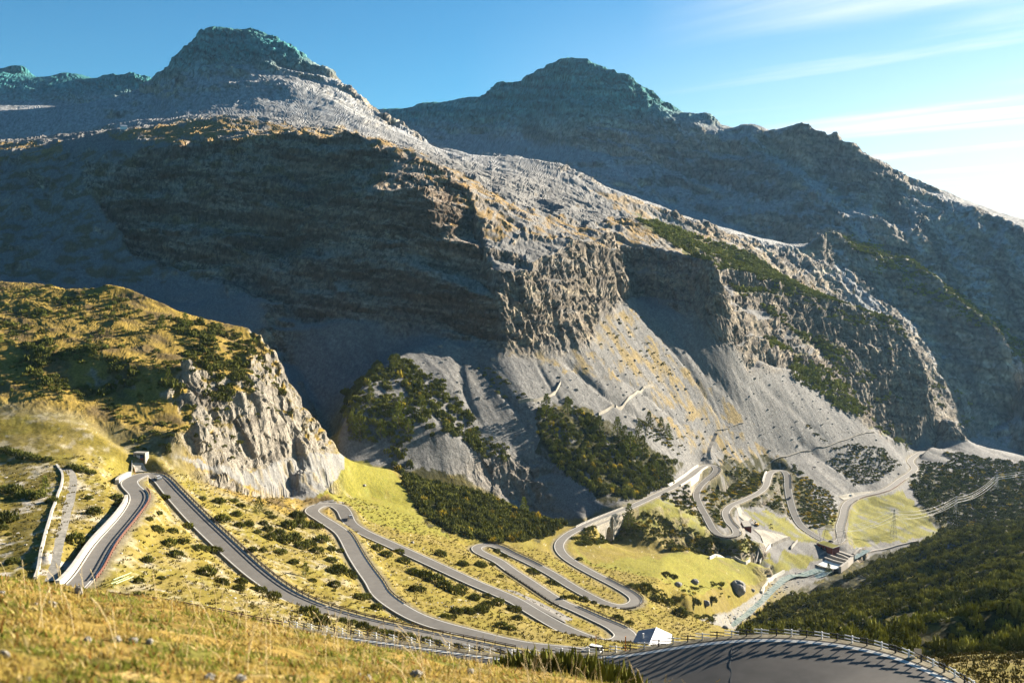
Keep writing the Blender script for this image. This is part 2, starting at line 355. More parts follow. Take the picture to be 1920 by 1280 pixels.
 'forest_band1': [(1420,1200,470),(1500,1160,520),(1600,1125,570),(1750,1070,640),(1850,1020,700),(1950,980,760),(2200,940,850)],
 'forest_dip1': [(1420,1215,440),(1500,1185,470),(1600,1155,500),(1750,1100,560),(1850,1060,600),(1950,1010,660),(2200,980,700)],
 'forest_band2': [(1420,1212,380),(1500,1192,395),(1600,1172,410),(1700,1150,420),(1800,1110,440),(1950,1050,470),(2200,1010,520)],
 'forest_dip2': [(1500,1225,340),(1600,1205,350),(1700,1195,355),(1800,1160,370),(1950,1110,390),(2200,1060,430)],
 'forest_near': [(1560,1222,270),(1660,1208,270),(1720,1215,260),(1800,1190,260),(1950,1150,260),(2200,1120,280)],
 'near_bank': [(1745,1255,150),(1800,1245,155),(1850,1236,158),(1920,1232,160),(2200,1220,165)],
 'near_bank_foot': [(1720,1270,190),(1800,1262,200),(1920,1250,205),(2200,1240,215)],
 'hut_slope': [(1180,1218,352),(1255,1218,352),(1300,1190,420),(1330,1150,520),(1360,1140,570)],
 'pasture': [(1230,1110,500),(1240,1070,565),(1250,1040,625),(1330,1040,690),(1400,1050,720),(1450,1062,750)],
 'pasture2': [(1290,1120,540),(1340,1100,610),(1390,1085,665)],
 'hump': [(1200,945,700),(1230,940,725),(1270,950,740),(1310,985,735),(1330,1010,715)],
 'hump_front': [(1190,985,672),(1240,1010,672),(1310,1030,690)],
 'hairpin_back': [(1340,848,955),(1380,852,990),(1430,852,1036),(1462,850,1062),(1500,852,1082),(1560,870,1108),(1640,880,1160)],
 'bend_bush': [(1340,930,880),(1400,900,960),(1430,890,1010)],
 'far_floor': [(2300,1000,1000),(2600,1000,1200)],
}

# ------------------------------------------------------------------ log-polar relief grid: membrane through the break lines
U0, U1, W0, W1 = -1.0, 1.0, math.log(2.2), math.log(9000)
NU, NW = 900, 1800

def raster(pts, nu, nw):
    """mean z of constraint points in each grid cell"""
    u = pts[:, 0] / pts[:, 1]; w = np.log(pts[:, 1])
    i = np.rint((u - U0) / (U1 - U0) * (nu - 1)).astype(int); j = np.rint((w - W0) / (W1 - W0) * (nw - 1)).astype(int)
    ok = (i >= 0) & (i < nu) & (j >= 0) & (j < nw)
    k = i[ok] * nw + j[ok]
    s = np.bincount(k, pts[ok, 2], nu * nw); c = np.bincount(k, minlength=nu * nw)
    m = c > 0
    z = np.zeros(nu * nw); z[m] = s[m] / c[m]
    return m.reshape(nu, nw), z.reshape(nu, nw)

def line_points():
    out = []
    for name, L in LINES.items():
        L = np.asarray(L, float)
        P = unproject(L[:, 0], L[:, 1], L[:, 2])
        for a, b in zip(P[:-1], P[1:]):
            n = max(2, int(np.linalg.norm(b - a) / (0.0012 * min(a[1], b[1]))))
            t = np.linspace(0, 1, n)[:, None]
            out.append(a + (b - a) * t)
    rp = road[~SPAN, :3].copy(); rp[:, 2] -= 0.3
    out.append(rp)
    # the grassy brow the camera stands on
    px = np.linspace(-900, 2800, 500)
    Y = np.exp(np.linspace(W0, math.log(46), 200))
    PX, YY = np.meshgrid(px, Y, indexing='ij')
    u, v = ray(PX, crest_py(PX))
    z = v * YY - 0.0033 * (YY - 22) ** 2
    out.append(np.stack([u * YY, YY, z], -1).reshape(-1, 3))
    # far and side limits
    uu = np.linspace(U0, U1, 400)
    for d, zz in ((5000, 0.0), (9000, -300.0)):
        out.append(np.stack([uu * d, np.full(400, d), np.full(400, zz)], -1))
    return np.vstack(out)

def solve_membrane():
    pts = line_points()
    H = None
    for f in (16, 8, 4, 2, 1):
        nu, nw = NU // f, NW // f
        m, z = raster(pts, nu, nw)
        if H is None:
            H = np.full((nu, nw), z[m].mean())
        else:
            iu = np.linspace(0, H.shape[0] - 1, nu); iw = np.linspace(0, H.shape[1] - 1, nw)
            H = bil(H, iu[:, None] + 0 * iw[None], iw[None] + 0 * iu[:, None])
        H[m] = z[m]
        kx = ((U1 - U0) / (nu - 1)) ** -2; ky = ((W1 - W0) / (nw - 1)) ** -2
        for it in range({16: 1500, 8: 500, 4: 250, 2: 120, 1: 60}[f]):
            P = np.pad(H, 1, mode='edge')
            G = (kx * (P[:-2, 1:-1] + P[2:, 1:-1]) + ky * (P[1:-1, :-2] + P[1:-1, 2:])) / (2 * kx + 2 * ky)
            H = H + 1.0 * (G - H)
            H[m] = z[m]
    return H

def bil(A, fi, fj):
    fi = np.clip(fi, 0, A.shape[0] - 1.001); fj = np.clip(fj, 0, A.shape[1] - 1.001)
    i = fi.astype(int); j = fj.astype(int); a = fi - i; b = fj - j
    return (A[i, j] * (1 - a) + A[i + 1, j] * a) * (1 - b) + (A[i, j + 1] * (1 - a) + A[i + 1, j + 1] * a) * b

base = solve_membrane()
base = blur(base, 2)
GU = np.linspace(U0, U1, NU)[:, None] + np.zeros((1, NW)); GW = np.linspace(W0, W1, NW)[None] + np.zeros((NU, 1))

def gidx(X, Y):
    return (X / Y - U0) / (U1 - U0) * (NU - 1), (np.log(Y) - W0) / (W1 - W0) * (NW - 1)
# finer grid inside the frame
FU0, FU1, NFU, NFW = -0.60, 0.60, 1300, 2500
FGU = np.linspace(FU0, FU1, NFU)[:, None] + np.zeros((1, NFW)); FGW = np.linspace(W0, W1, NFW)[None] + np.zeros((NFU, 1))
FY = np.exp(FGW); FX = FGU * FY
HF = bil(base, *gidx(FX, FY))


# ------------------------------------------------------------------ land cover drawn on the photograph, tied to the relief by distance
def in_poly(px, py, poly):
    inside = np.zeros(px.shape, bool)
    n = len(poly)
    for i in range(n):
        x0, y0 = poly[i]; x1, y1 = poly[(i + 1) % n]
        if y0 == y1: continue
        c = ((y0 > py) != (y1 > py)) & (px < (x1 - x0) * (py - y0) / (y1 - y0) + x0)
        inside ^= c
    return inside

def zone(px, py, Y, polys, wob=0.0, seed=50):
    """1 inside any of the (polygon, near, far) entries, with a ragged edge"""
    m = np.zeros(px.shape, bool)
    if wob:
        qx = px + wob * (fbm2(px / 26, py / 26, 3, seed)) * 2; qy = py + wob * (fbm2(px / 26 + 40, py / 26, 3, seed + 9)) * 2
    else:
        qx, qy = px, py
    for poly, d0, d1 in polys:
        m |= in_poly(qx, qy, poly) & (Y >= d0) & (Y <= d1)
    return m

# ------------------------------------------------------------------ relief detail
_gu = (FU1 - FU0) / (NFU - 1); _gw = (W1 - W0) / (NFW - 1)

def slope_of(H):
    du = np.gradient(H, _gu, axis=0); dw = np.gradient(H, _gw, axis=1)
    hx = du / FY; hy = (dw - FGU * du) / FY
    return hx, hy

HXb, HYb = slope_of(blur(HF, 3))
SLb = np.hypot(HXb, HYb)
far_w = sstep(1350, 1750, FY)
_hi = sstep(390, 400, FY)
WX = FX + on(_hi, lambda x, y: 22 * fbm2(x / 90, y / 90, 3, 21), FX, FY); WY = FY + on(_hi, lambda x, y: 22 * fbm2(x / 90 + 55, y / 90, 3, 25), FX, FY)
mid_w = sstep(640, 760, FY) * (1 - far_w)
knoll_w = sstep(398, 425, FY) * (1 - sstep(600, 680, FY)) * (1 - sstep(-0.19, -0.165, FGU))
FPXX, FPYY = project(FX, FY, HF)
TALUS = [([(640,855),(650,760),(720,682),(830,632),(945,660),(1000,664),(1110,652),(1122,600),(1185,556),(1230,575),(1300,598),(1370,642),(1400,690),(1500,695),(1560,740),(1640,812),(1745,840),(1700,905),(1560,965),(1480,905),(1300,905),(1110,965),(1085,900),(1000,870),(900,850),(840,880),(740,895)], 640, 1420),
         ([(540,640),(640,590),(720,606),(800,626),(850,632),(720,682),(650,770),(640,860),(600,790)], 660, 860)]
tal_m = blur(zone(FPXX, FPYY, FY, TALUS, 6, 300).astype(np.float32), 4)
rock_b = sstep(0.62, 1.0, SLb) * sstep(385, 410, FY) * np.maximum(np.maximum(knoll_w, mid_w), far_w) * (1 - tal_m)
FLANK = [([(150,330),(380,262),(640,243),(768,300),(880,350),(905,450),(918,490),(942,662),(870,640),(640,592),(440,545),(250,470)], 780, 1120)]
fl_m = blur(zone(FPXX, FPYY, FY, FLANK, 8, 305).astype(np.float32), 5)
rock_b = np.maximum(rock_b, fl_m * sstep(0.25, 0.6, SLb))
DET = np.zeros_like(HF)
# far peaks: big buttresses and gullies, then steps of strata
DET += far_w * on(far_w, lambda x, y, sl: sstep(0.2, 0.7, sl) * (20 * (fbm2(x / 330, y / 330, 5, 31, 0.5, True) - 0.25) + 11 * (fbm2(x / 95, y / 95, 4, 33, 0.55, True) - 0.25) + 8 * (fbm2(x / 34, y / 34, 3, 37, 0.6, True) - 0.25)) + 4 * fbm2(x / 60, y / 60, 3, 35), WX, WY, SLb)
# big mountain: broken shelves, ribs and gullies
DET += mid_w * on(mid_w * rock_b, lambda x, y, r: r * 13 * (fbm2(x / 120, y / 120, 5, 41, 0.55, True) - 0.2), WX, WY, rock_b)
DET += mid_w * (1 - rock_b) * on(mid_w, lambda x, y: 1.2 * fbm2(x / 30, y / 30, 3, 45), WX, WY)
shelf = mid_w * sstep(-70, -20, HF) * (1 - rock_b) * (1 - tal_m)
DET += shelf * on(shelf, lambda x, y: 9 * (fbm2(x / 70, y / 70, 5, 47, 0.6, True) - 0.2), WX, WY)
# talus streaks running down the fall line
talus = mid_w * (1 - rock_b) * np.maximum(1 - shelf, tal_m)
cc = (FX + FY) * 0.7071; aa = (FX - FY) * 0.7071
DET += talus * on(talus, lambda c, a: 0.9 * fbm2(c / 9, a / 120, 3, 61) + 2.4 * np.minimum(noise2(c / 38, a / 260, 66), 0.1), cc, aa)
DET += knoll_w * on(knoll_w, lambda x, y, fx, fy, r: r * (11 * (fbm2(x / 35, y / 35, 5, 71, 0.55, True) - 0.2) + 8 * fbm2(x / 75, y / 75, 2, 73)) + 2.2 * (fbm2(fx / 26, fy / 26, 5, 75, 0.55, True) - 0.2) + 1.2 * fbm2(fx / 60, fy / 60, 2, 78), WX, WY, FX, FY, rock_b)
# valley slopes: soft humps
val_w = sstep(60, 130, FY) * (1 - sstep(640, 760, FY)) * (1 - knoll_w)
DET += val_w * on(val_w, lambda x, y: 0.9 * fbm2(x / 24, y / 24, 4, 81) + 0.25 * fbm2(x / 5, y / 5, 3, 85), FX, FY)
forest_w = blur(zone(FPXX, FPYY, FY, [([(1400,1240),(1420,1170),(1520,1110),(1640,1060),(1780,1010),(1960,960),(2100,960),(2100,1240),(1720,1225)], 230, 1000)], 0).astype(np.float32), 14)
def _steps(x, y):
    q = (-0.42 * x + 0.9 * y) / 88 + 0.55 * fbm2(x / 130, y / 130, 3, 87); f = q - np.floor(q)
    return 14 * (np.where(f < .3, sstep(0, .3, f), 1 - (f - .3) / .7) - 0.5) * (0.6 + 0.8 * noise2(x / 120, y / 120, 89))
DET += forest_w * on(forest_w, _steps, FX, FY)
fg_w = 1 - sstep(40, 70, FY)
DET += fg_w * on(fg_w, lambda x, y: 0.16 * fbm2(x / 2.2, y / 2.2, 4, 91) * sstep(3, 8, y), FX, FY)
H1 = HF + DET
# strata: flat ledges and steep risers
def terrace(wt, H, per, seed, amt, dipx, dipy):
    def f_(H, X, Y, dx):
        q = (H + dx * X + dipy * Y + 1.3 * per * fbm2(X / (per * 7), Y / (per * 7), 4, seed)) / per
        f = q - np.floor(q)
        m = np.clip(0.3 + 1.6 * fbm2(X / (per * 4), Y / (per * 4), 3, seed + 50) + 0.5 * noise2(np.floor(q) * 7.3, X / 300, seed + 60), 0, 1)
        return amt * per * m * (sstep(0.5, 0.95, f) - f)
    return H + wt * on(wt, f_, H, FX, FY, dipx + 0 * FX)
tw = np.maximum(rock_b, 0.35 * shelf) * mid_w
H1 = terrace(fl_m * mid_w, H1, 38, 111, 1.0, 0.14, 0.0)
H1 = terrace(tw, H1, 31, 101, 0.85, 0.10, 0.0)
H1 = terrace(tw, H1, 9, 103, 0.85, 0.16, 0.05)
fw = far_w * sstep(0.3, 0.6, SLb) * sstep(60, 160, HF)
dip = np.where(FGU < -0.1, 0.42, 0.12)
H1 = terrace(fw, H1, 44, 105, 0.6, dip, 0.05)
H1 = terrace(fw, H1, 15, 107, 0.7, dip, 0.05)
H1 = terrace(knoll_w * rock_b, H1, 8, 109, 0.6, -0.3, 0.1)
HF = H1

def hit(px, py, dmin=None):
    """first point of the relief met by the sight line through a photo pixel"""
    u, v = ray(px, py)
    fi = np.clip((u - FU0) / (FU1 - FU0) * (NFU - 1), 0, NFU - 1.001); i = int(fi); a = fi - i
    vm = (HF[i] * (1 - a) + HF[i + 1] * a) / FY[i]
    if dmin: vm = np.where(FY[i] < dmin, -9, vm)
    vm = np.maximum.accumulate(vm)
    j = int(np.searchsorted(vm, v))
    j = min(max(j, 1), NFW - 1)
    t = (v - vm[j - 1]) / max(vm[j] - vm[j - 1], 1e-9)
    Y = math.exp(FGW[0, j - 1] + np.clip(t, 0, 1) * (FGW[0, j] - FGW[0, j - 1]))
    return np.array([u * Y, Y, height(u * Y, Y)])

def height(X, Y):
    r = bil(HF, (np.asarray(X) / Y - FU0) / (FU1 - FU0) * (NFU - 1), (np.log(Y) - W0) / (W1 - W0) * (NFW - 1))
    return r


GULLIES = [([(1035,660),(1080,692),(1140,742),(1190,772),(1240,805)], 4.5, 4), ([(1120,672),(1180,716),(1240,762),(1300,810)], 3.0, 3), ([(1235,584),(1290,650),(1340,706),(1400,768)], 6.0, 6), ([(1195,590),(1262,655),(1320,735),(1350,790)], 3.5, 4),
           ([(1300,604),(1380,690),(1450,760)], 3.0, 4), ([(1400,690),(1480,760),(1560,830)], 3.0, 5), ([(880,660),(930,720),(985,790)], 3.0, 4), ([(860,650),(870,730),(905,800)], 2.5, 4), ([(1480,810),(1530,850),(1580,885)], 4.0, 5), ([(1000,668),(1030,720),(1060,765)], 2.0, 3)]
def carve_gullies():
    global HF
    dep = np.zeros_like(HF)
    for pts, depth, w in GULLIES:
        Q = resample(np.array([hit(x, y, 600) for x, y in pts]), 40)
        for k, (x, y, z) in enumerate(Q):
            R = w * 2.2; f = depth * min(1, 4 * k / len(Q)) * min(1, 4 * (len(Q) - k) / len(Q))
            i0 = int(((x - R) / y - FU0) / _gu); i1 = int(((x + R) / y - FU0) / _gu) + 2; j0 = int((math.log(y - R) - W0) / _gw); j1 = int((math.log(y + R) - W0) / _gw) + 2
            if i0 < 0: continue
            d = np.hypot(FX[i0:i1, j0:j1] - x, FY[i0:i1, j0:j1] - y) / w
            dep[i0:i1, j0:j1] = np.maximum(dep[i0:i1, j0:j1], f * np.exp(-d * d * 1.2))
    HF = HF - dep * (1 + 0.5 * on(dep, lambda x, y: fbm2(x / 9, y / 9, 2, 93), FX, FY))
carve_gullies()

def carve(H, u0, u1, nu, nw):
    dist = np.full(H.shape, 1e9); zr = np.zeros(H.shape); wd = np.zeros(H.shape)
    R = 22.0
    for x, y, z, w in road[~SPAN]:
        ru = R / y; rw = R / y
        i0 = int(((x / y - ru) - u0) / (u1 - u0) * (nu - 1)); i1 = int(((x / y + ru) - u0) / (u1 - u0) * (nu - 1)) + 2
        j0 = int((math.log(y) - rw - W0) / (W1 - W0) * (nw - 1)); j1 = int((math.log(y) + rw - W0) / (W1 - W0) * (nw - 1)) + 2
        i0 = max(i0, 0); j0 = max(j0, 0)
        if i1 <= i0 or j1 <= j0: continue
        uu = u0 + (u1 - u0) * np.arange(i0, min(i1, nu)) / (nu - 1); ww = np.exp(W0 + (W1 - W0) * np.arange(j0, min(j1, nw)) / (nw - 1))
        if len(uu) == 0 or len(ww) == 0: continue
        d = np.hypot(uu[:, None] * ww[None] - x, ww[None] - y)
        D = dist[i0:i1, j0:j1]; m = d < D
        D[m] = d[m]; zr[i0:i1, j0:j1][m] = z; wd[i0:i1, j0:j1][m] = w
    return dist, zr, wd

_rpx, _ = project(road[:, 0], road[:, 1], road[:, 2])
_near = np.arange(len(road)) < np.argmin(_rpx[:len(road) // 4])
BANK = 0.125 * sstep(1000, 1220, _rpx) * _near
road_true = road.copy(); road[:, 2] -= BANK * road[:, 3]
RD, RZ, RWD = carve(HF, FU0, FU1, NFU, NFW)
road = road_true
k = 1 - sstep(RWD / 2 + 0.8, RWD / 2 + 8.0, RD)
HF = HF + k * (RZ - 0.25 - HF)

# ------------------------------------------------------------------ mesh of the relief
def mesh_from(name, V, F, mat=None, smooth=False):
    me = bpy.data.meshes.new(name)
    V = np.ascontiguousarray(V, np.float32); F = np.ascontiguousarray(F, np.int32)
    me.vertices.add(len(V)); me.vertices.foreach_set('co', V.ravel())
    nf, ns = F.shape
    me.loops.add(nf * ns); me.loops.foreach_set('vertex_index', F.ravel())
    me.polygons.add(nf); me.polygons.foreach_set('loop_start', np.arange(0, nf * ns, ns, dtype=np.int32))
    me.polygons.foreach_set('loop_total', np.full(nf, ns, np.int32))
    me.polygons.foreach_set('use_smooth', np.full(nf, smooth))
    me.update(calc_edges=True)
    if mat: me.materials.append(mat)
    return me

def adaptive_rows(N):
    v = HF / FY * FPX
    ds = np.sqrt((np.diff(v, axis=1)) ** 2 + (140 * np.diff(FGW, axis=1)) ** 2)
    s = np.concatenate([np.zeros((NFU, 1)), np.cumsum(ds, axis=1)], axis=1)
    s /= s[:, -1:]
    p = np.pad(s, ((8, 8), (0, 0)), mode='edge')
    s = sum(p[k:k + NFU] for k in range(17)) / 17
    t = np.linspace(0, 1, N)
    J = np.stack([np.interp(t, s[i], np.arange(NFW)) for i in range(NFU)])
    return J
NROW = 1400
J = adaptive_rows(NROW)
I = np.arange(NFU)[:, None] + 0 * J
MY = np.exp(bil(FGW, I, J)); MX = bil(FGU, I, J) * MY; MZ = bil(HF, I, J)
V = np.stack([MX, MY, MZ], -1)
def grid_normals(P):
    a = np.gradient(P, axis=0); b = np.gradient(P, axis=1)
    n = np.cross(a, b); n /= np.linalg.norm(n, axis=-1, keepdims=True) + 1e-12
    return n
Nm = grid_normals(V)
Nm = np.stack([blur(Nm[..., k], 2) for k in range(3)], -1); Nm /= np.linalg.norm(Nm, axis=-1, keepdims=True) + 1e-12
slope_v = np.sqrt(np.clip(1 - Nm[..., 2] ** 2, 0, 1)) / np.clip(Nm[..., 2], 0.05, 1)
kn_v = bil(knoll_w, I, J); far_v = bil(far_w, I, J); mid_v = bil(mid_w, I, J); rd_v = bil(RD - RWD / 2, I, J)
fl_v = bil(fl_m, I, J); PXc, PYc = project(MX, MY, MZ)
rocky = np.where(far_v > .5, sstep(0.42, 0.8, slope_v), np.where(fl_v > .4, sstep(0.35, 0.7, slope_v), sstep(0.75, 1.1, slope_v))) * np.clip(kn_v + far_v + mid_v, 0, 1) * sstep(3, 9, rd_v) * (1 - bil(tal_m, I, J))
zt = MZ + 0.12 * MX
scr_early = zone(PXc, PYc, MY, [([(290,862),(340,835),(400,870),(460,884),(510,872),(560,850),(650,850),(655,872),(600,930),(560,942),(480,922),(400,890)], 395, 640)], 5, 350).astype(np.float32); rocky = rocky * (1 - blur(scr_early, 2))
nzw = on(rocky, lambda x, y: fbm2(x / 9, y / 9, 2, 199), MX, MY)
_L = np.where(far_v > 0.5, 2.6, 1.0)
def _rock(x, y, z, zz, f):
    col = 2.2 * (0.5 - 2 * np.abs(noise3(x / 10, y / 10, z / 55, 211))) + 1.0 * (0.5 - 2 * np.abs(noise3(x / 4, y / 4, z / 24, 213))) + 3.4 * blocks3(x / 13, y / 13, z / 24, 231) + 1.6 * blocks3(x / 5, y / 5, z / 9, 233)
    lay = 3.4 * blocks3(x / 34, y / 34, zz / 6.5, 241) + 1.7 * blocks3(x / 12, y / 12, zz / 2.8, 243) + 1.2 * blocks3(x / 7, y / 7, z / 10, 245)
    return col * (1 - f) + lay * f + 1.3 * (fbm3(x / 30, y / 30, zz / 22, 3, 201, 0.5, True) - 0.25) + 0.5 * noise3(x / 2.6, y / 2.6, z / 2.6, 235)
_zz = (MZ + np.where((far_v > .5) & (MX < -150), 0.42, 0.13) * MX) / _L
d3 = np.where(far_v > .5, 1.7, 1.0) * on(rocky, _rock, MX / _L + 2.0 * nzw, MY / _L + 2.0 * nzw, MZ / _L, _zz, np.clip(fl_v + 0.65 * far_v, 0, 1))
sc = np.clip(MY / 900, 0.55, 2.6)
V = V + Nm * (rocky * d3 * np.where(kn_v > 0.5, 0.62, 1.0))[..., None]
N2 = grid_normals(V)
V = V.reshape(-1, 3)

# ------------------------------------------------------------------ ground cover colours with the summit tint painted in, one colour per vertex
PXv, PYv = project(MX, MY, MZ)
def mixc(c, k, col):
    return c + k[..., None] * (np.asarray(col, float) - c)
nz1 = fbm2(MX / 17, MY / 17, 4, 401); nz2 = fbm2(MX / 4.3, MY / 4.3, 3, 411); nz3 = on(1 - far_v, lambda x, y: noise2(x, y, 421), MX / 1.1, MY / 1.1)
nzl = fbm2(MX / 120, MY / 120, 3, 431); nrk = on(rocky, lambda x, y, z: fbm3(x, y, z, 4, 441), MX / _L / 30, MY / _L / 30, zt / _L / 7)
ccv = (MX + MY) * 0.7071; aav = (MX - MY) * 0.7071
stv = on(mid_v, lambda x, y: fbm2(x, y, 4, 451), ccv / 7, aav / 90)
ROCK, ROCKW, SCREE, GOLD, STRAW, GREEN, BROWN, WHITE = (.215,.178,.135), (.36,.295,.205), (.165,.158,.148), (.155,.121,.024), (.182,.142,.042), (.165,.152,.026), (.12,.085,.035), (.36,.325,.27)
C = np.zeros(V.shape).reshape(MX.shape + (3,)) + np.array(SCREE)
far1 = far_v[..., None]
# bare rock and scree of the mountain
C = mixc(C, sstep(0.0, 0.5, nzl), (.16,.154,.146))
C = mixc(C, rocky, ROCK)
C = mixc(C, rocky * sstep(0.05, 0.45, nrk), ROCKW)
C = mixc(C, rocky * sstep(0.0, 0.5, -nrk), (.125,.112,.10))
C = mixc(C, 0.5 * rocky * sstep(0.2, 0.6, on(rocky, lambda x, y, z: fbm3(x / 40, y / 40, z / 60, 3, 461), MX, MY, MZ)), (.24,.17,.10))
talv = bil(tal_m, I, J)
slope2 = np.sqrt(np.clip(1 - N2[..., 2] ** 2, 0, 1)) / np.clip(N2[..., 2], 0.05, 1)
strata = on(rocky, lambda x, y, z: noise3(x / 60, y / 60, z / 2.6, 471) + 0.8 * noise3(x / 90, y / 90, z / 7.5, 473), MX / _L, MY / _L, (MZ + np.where((far_v > .5) & (MX < -150), 0.42, 0.14) * MX) / _L)
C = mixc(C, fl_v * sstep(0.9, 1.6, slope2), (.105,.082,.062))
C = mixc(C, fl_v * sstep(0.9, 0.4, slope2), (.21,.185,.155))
C = mixc(C, rocky * 0.5 * sstep(0.2, 0.7, strata), (.30,.275,.24)); C = mixc(C, rocky * 0.55 * sstep(0.2, 0.7, -strata), (.075,.068,.06))
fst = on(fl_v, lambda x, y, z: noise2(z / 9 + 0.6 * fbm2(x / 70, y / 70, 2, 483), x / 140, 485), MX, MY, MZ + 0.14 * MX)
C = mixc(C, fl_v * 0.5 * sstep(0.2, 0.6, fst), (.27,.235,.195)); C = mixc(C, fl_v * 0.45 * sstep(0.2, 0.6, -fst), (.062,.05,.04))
strk = on(rocky, lambda x, z: noise2(x / 5, z / 60, 477), MX / _L + MY / _L, MZ / _L)
C = mixc(C, rocky * 0.5 * sstep(1.2, 2.2, slope2) * sstep(0.1, 0.5, strk), (.075,.066,.058))
# scree chutes running down the far faces
chu = on(far_v, lambda x, y, z: fbm2(x / 55 + 0.4 * noise2(x / 90, z / 60, 481), z / 260, 4, 479), MX + 0.4 * MY, MY, MZ)
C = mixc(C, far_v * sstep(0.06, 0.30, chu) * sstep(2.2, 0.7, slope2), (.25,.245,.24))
C = mixc(C, far_v * 0.7 * sstep(0.0, 0.35, -chu) * rocky, (.10,.095,.092))
C = mixc(C, talv * (1 - rocky) * sstep(-0.1, 0.7, stv) * 0.8, (.195,.185,.168)); C = mixc(C, talv * 0.7 * sstep(0.0, 0.4, fbm2(MX / 60, MY / 60, 3, 455)), (.125,.12,.112))
C = mixc(C, talv * (1 - rocky) * sstep(-0.1, 0.7, -stv) * 0.8, (.13,.127,.122))
GOLD_T = [([(1110,600),(1185,575),(1250,680),(1340,770),(1350,810),(1240,760),(1120,650)], 700, 1300), ([(1180,760),(1300,800),(1380,850),(1300,850)], 700, 1200),
          ([(950,662),(1110,660),(1170,720),(1080,700)], 700, 1000), ([(1340,790),(1460,860),(1400,900),(1340,870)], 700, 1200), ([(1230,640),(1420,800),(1330,780)], 700, 1200)]
gt = zone(PXv, PYv, MY, GOLD_T, 10, 310) * (1 - rocky) * sstep(-0.45, 0.15, 0.6 * stv + 0.8 * nz1)
C = mixc(C, 0.75 * gt * sstep(-0.15, 0.2, nz1 + 0.35 * nz2), (.23,.165,.06))
# turf on the shelves above the cliffs
SHELF = [([(190,255),(290,238),(350,222),(440,218),(560,238),(640,238),(740,268),(860,318),(980,392),(1100,420),(1210,400),(1340,440),(1500,545),(1340,500),(1180,480),(1090,450),(960,440),(860,380),(760,300),(640,262),(450,290),(350,280)], 900, 1700),
         ([(-100,260),(110,270),(120,300),(-100,300)], 1000, 1700), ([(1100,350),(1260,395),(1420,455),(1560,540),(1500,550),(1240,440)], 1000, 1900), ([(780,370),(900,400),(960,450),(870,440)], 800, 1100)]
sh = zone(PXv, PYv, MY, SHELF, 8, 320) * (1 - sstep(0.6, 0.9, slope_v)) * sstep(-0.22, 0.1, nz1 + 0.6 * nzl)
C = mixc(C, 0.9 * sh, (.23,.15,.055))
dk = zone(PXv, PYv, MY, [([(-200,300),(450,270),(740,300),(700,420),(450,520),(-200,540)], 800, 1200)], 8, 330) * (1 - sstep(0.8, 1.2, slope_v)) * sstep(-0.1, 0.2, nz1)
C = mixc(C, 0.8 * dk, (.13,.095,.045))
# thin turf between the scrub on the right-hand ribs
RIB = [([(1180,400),(1260,425),(1420,480),(1560,560),(1690,595),(1720,640),(1660,625),(1540,600),(1470,575),(1360,520),(1250,450)], 1050, 1600), ([(1340,470),(1420,560),(1590,660),(1600,700),(1480,620),(1370,540)], 1050, 1600), ([(1420,620),(1560,700),(1740,830),(1690,830),(1560,760)], 1100, 1500),
       ([(1540,430),(1700,475),(1860,590),(1930,650),(1930,690),(1800,590),(1650,520)], 1500, 2000), ([(1650,640),(1740,700),(1850,790),(1800,800),(1700,730)], 1200, 1700)]
ribm = zone(PXv, PYv, MY, RIB, 10, 340) * (1 - sstep(0.9, 1.3, slope_v))
C = mixc(C, 0.9 * ribm * sstep(-0.4, 0.0, nz1), (.095,.095,.028))
# peaks: a filter's blue-green tint is painted into the summit rock above the grey limestone
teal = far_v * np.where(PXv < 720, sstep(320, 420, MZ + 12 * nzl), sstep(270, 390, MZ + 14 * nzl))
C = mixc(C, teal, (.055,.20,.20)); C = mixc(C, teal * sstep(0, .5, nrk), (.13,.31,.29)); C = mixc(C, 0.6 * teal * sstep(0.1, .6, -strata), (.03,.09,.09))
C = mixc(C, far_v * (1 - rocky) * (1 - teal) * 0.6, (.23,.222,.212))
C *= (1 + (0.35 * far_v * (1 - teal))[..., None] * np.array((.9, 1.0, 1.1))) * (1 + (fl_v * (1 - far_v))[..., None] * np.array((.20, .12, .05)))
# cracks and rubble: dark joints and pale blocks a metre or two across
rub = np.clip(rocky + fl_v + 0.8 * far_v + 0.5 * talv + 0.4 * bil(shelf, I, J), 0, 1)
spk = on(rub, lambda x, y, z: noise3(x / 3.4, y / 3.4, z / 2.3, 487) + 0.7 * noise3(x / 1.7, y / 1.7, z / 1.7, 488), MX / _L, MY / _L, _zz)
crk = on(rub, lambda x, y, z: np.minimum(np.abs(noise3(x / 17, y / 17, z / 8, 489)) * 1.2, np.abs(noise3(x / 8, y / 8, z / 11, 490)) * 1.6), MX / _L, MY / _L, _zz)
C *= (1 + rub * np.clip(0.62 * spk, -.5, .75))[..., None]
C *= (1 - 0.55 * rub * np.clip(rocky + fl_v, 0, 1) * (spk != 0) * sstep(0.10, 0.01, crk))[..., None]
# knoll
C = mixc(C, kn_v * (1 - rocky), (.215,.150,.034))
C = mixc(C, kn_v * (1 - rocky) * sstep(-0.05, 0.35, nz1), BROWN)
C = mixc(C, kn_v * rocky, (.27,.24,.195)); C = mixc(C, kn_v * rocky * sstep(0.0, 0.4, -nrk), (.16,.14,.115))
C = mixc(C, kn_v * rocky * sstep(1.6, 0.9, slope2) * sstep(-0.25, 0.1, nz1) * 0.9, (.17,.13,.045))
SCR = [([(315,850),(400,870),(470,885),(560,850),(640,850),(650,872),(600,930),(560,938),(480,915),(400,885)], 395, 640)]
scr = zone(PXv, PYv, MY, SCR, 5, 350)
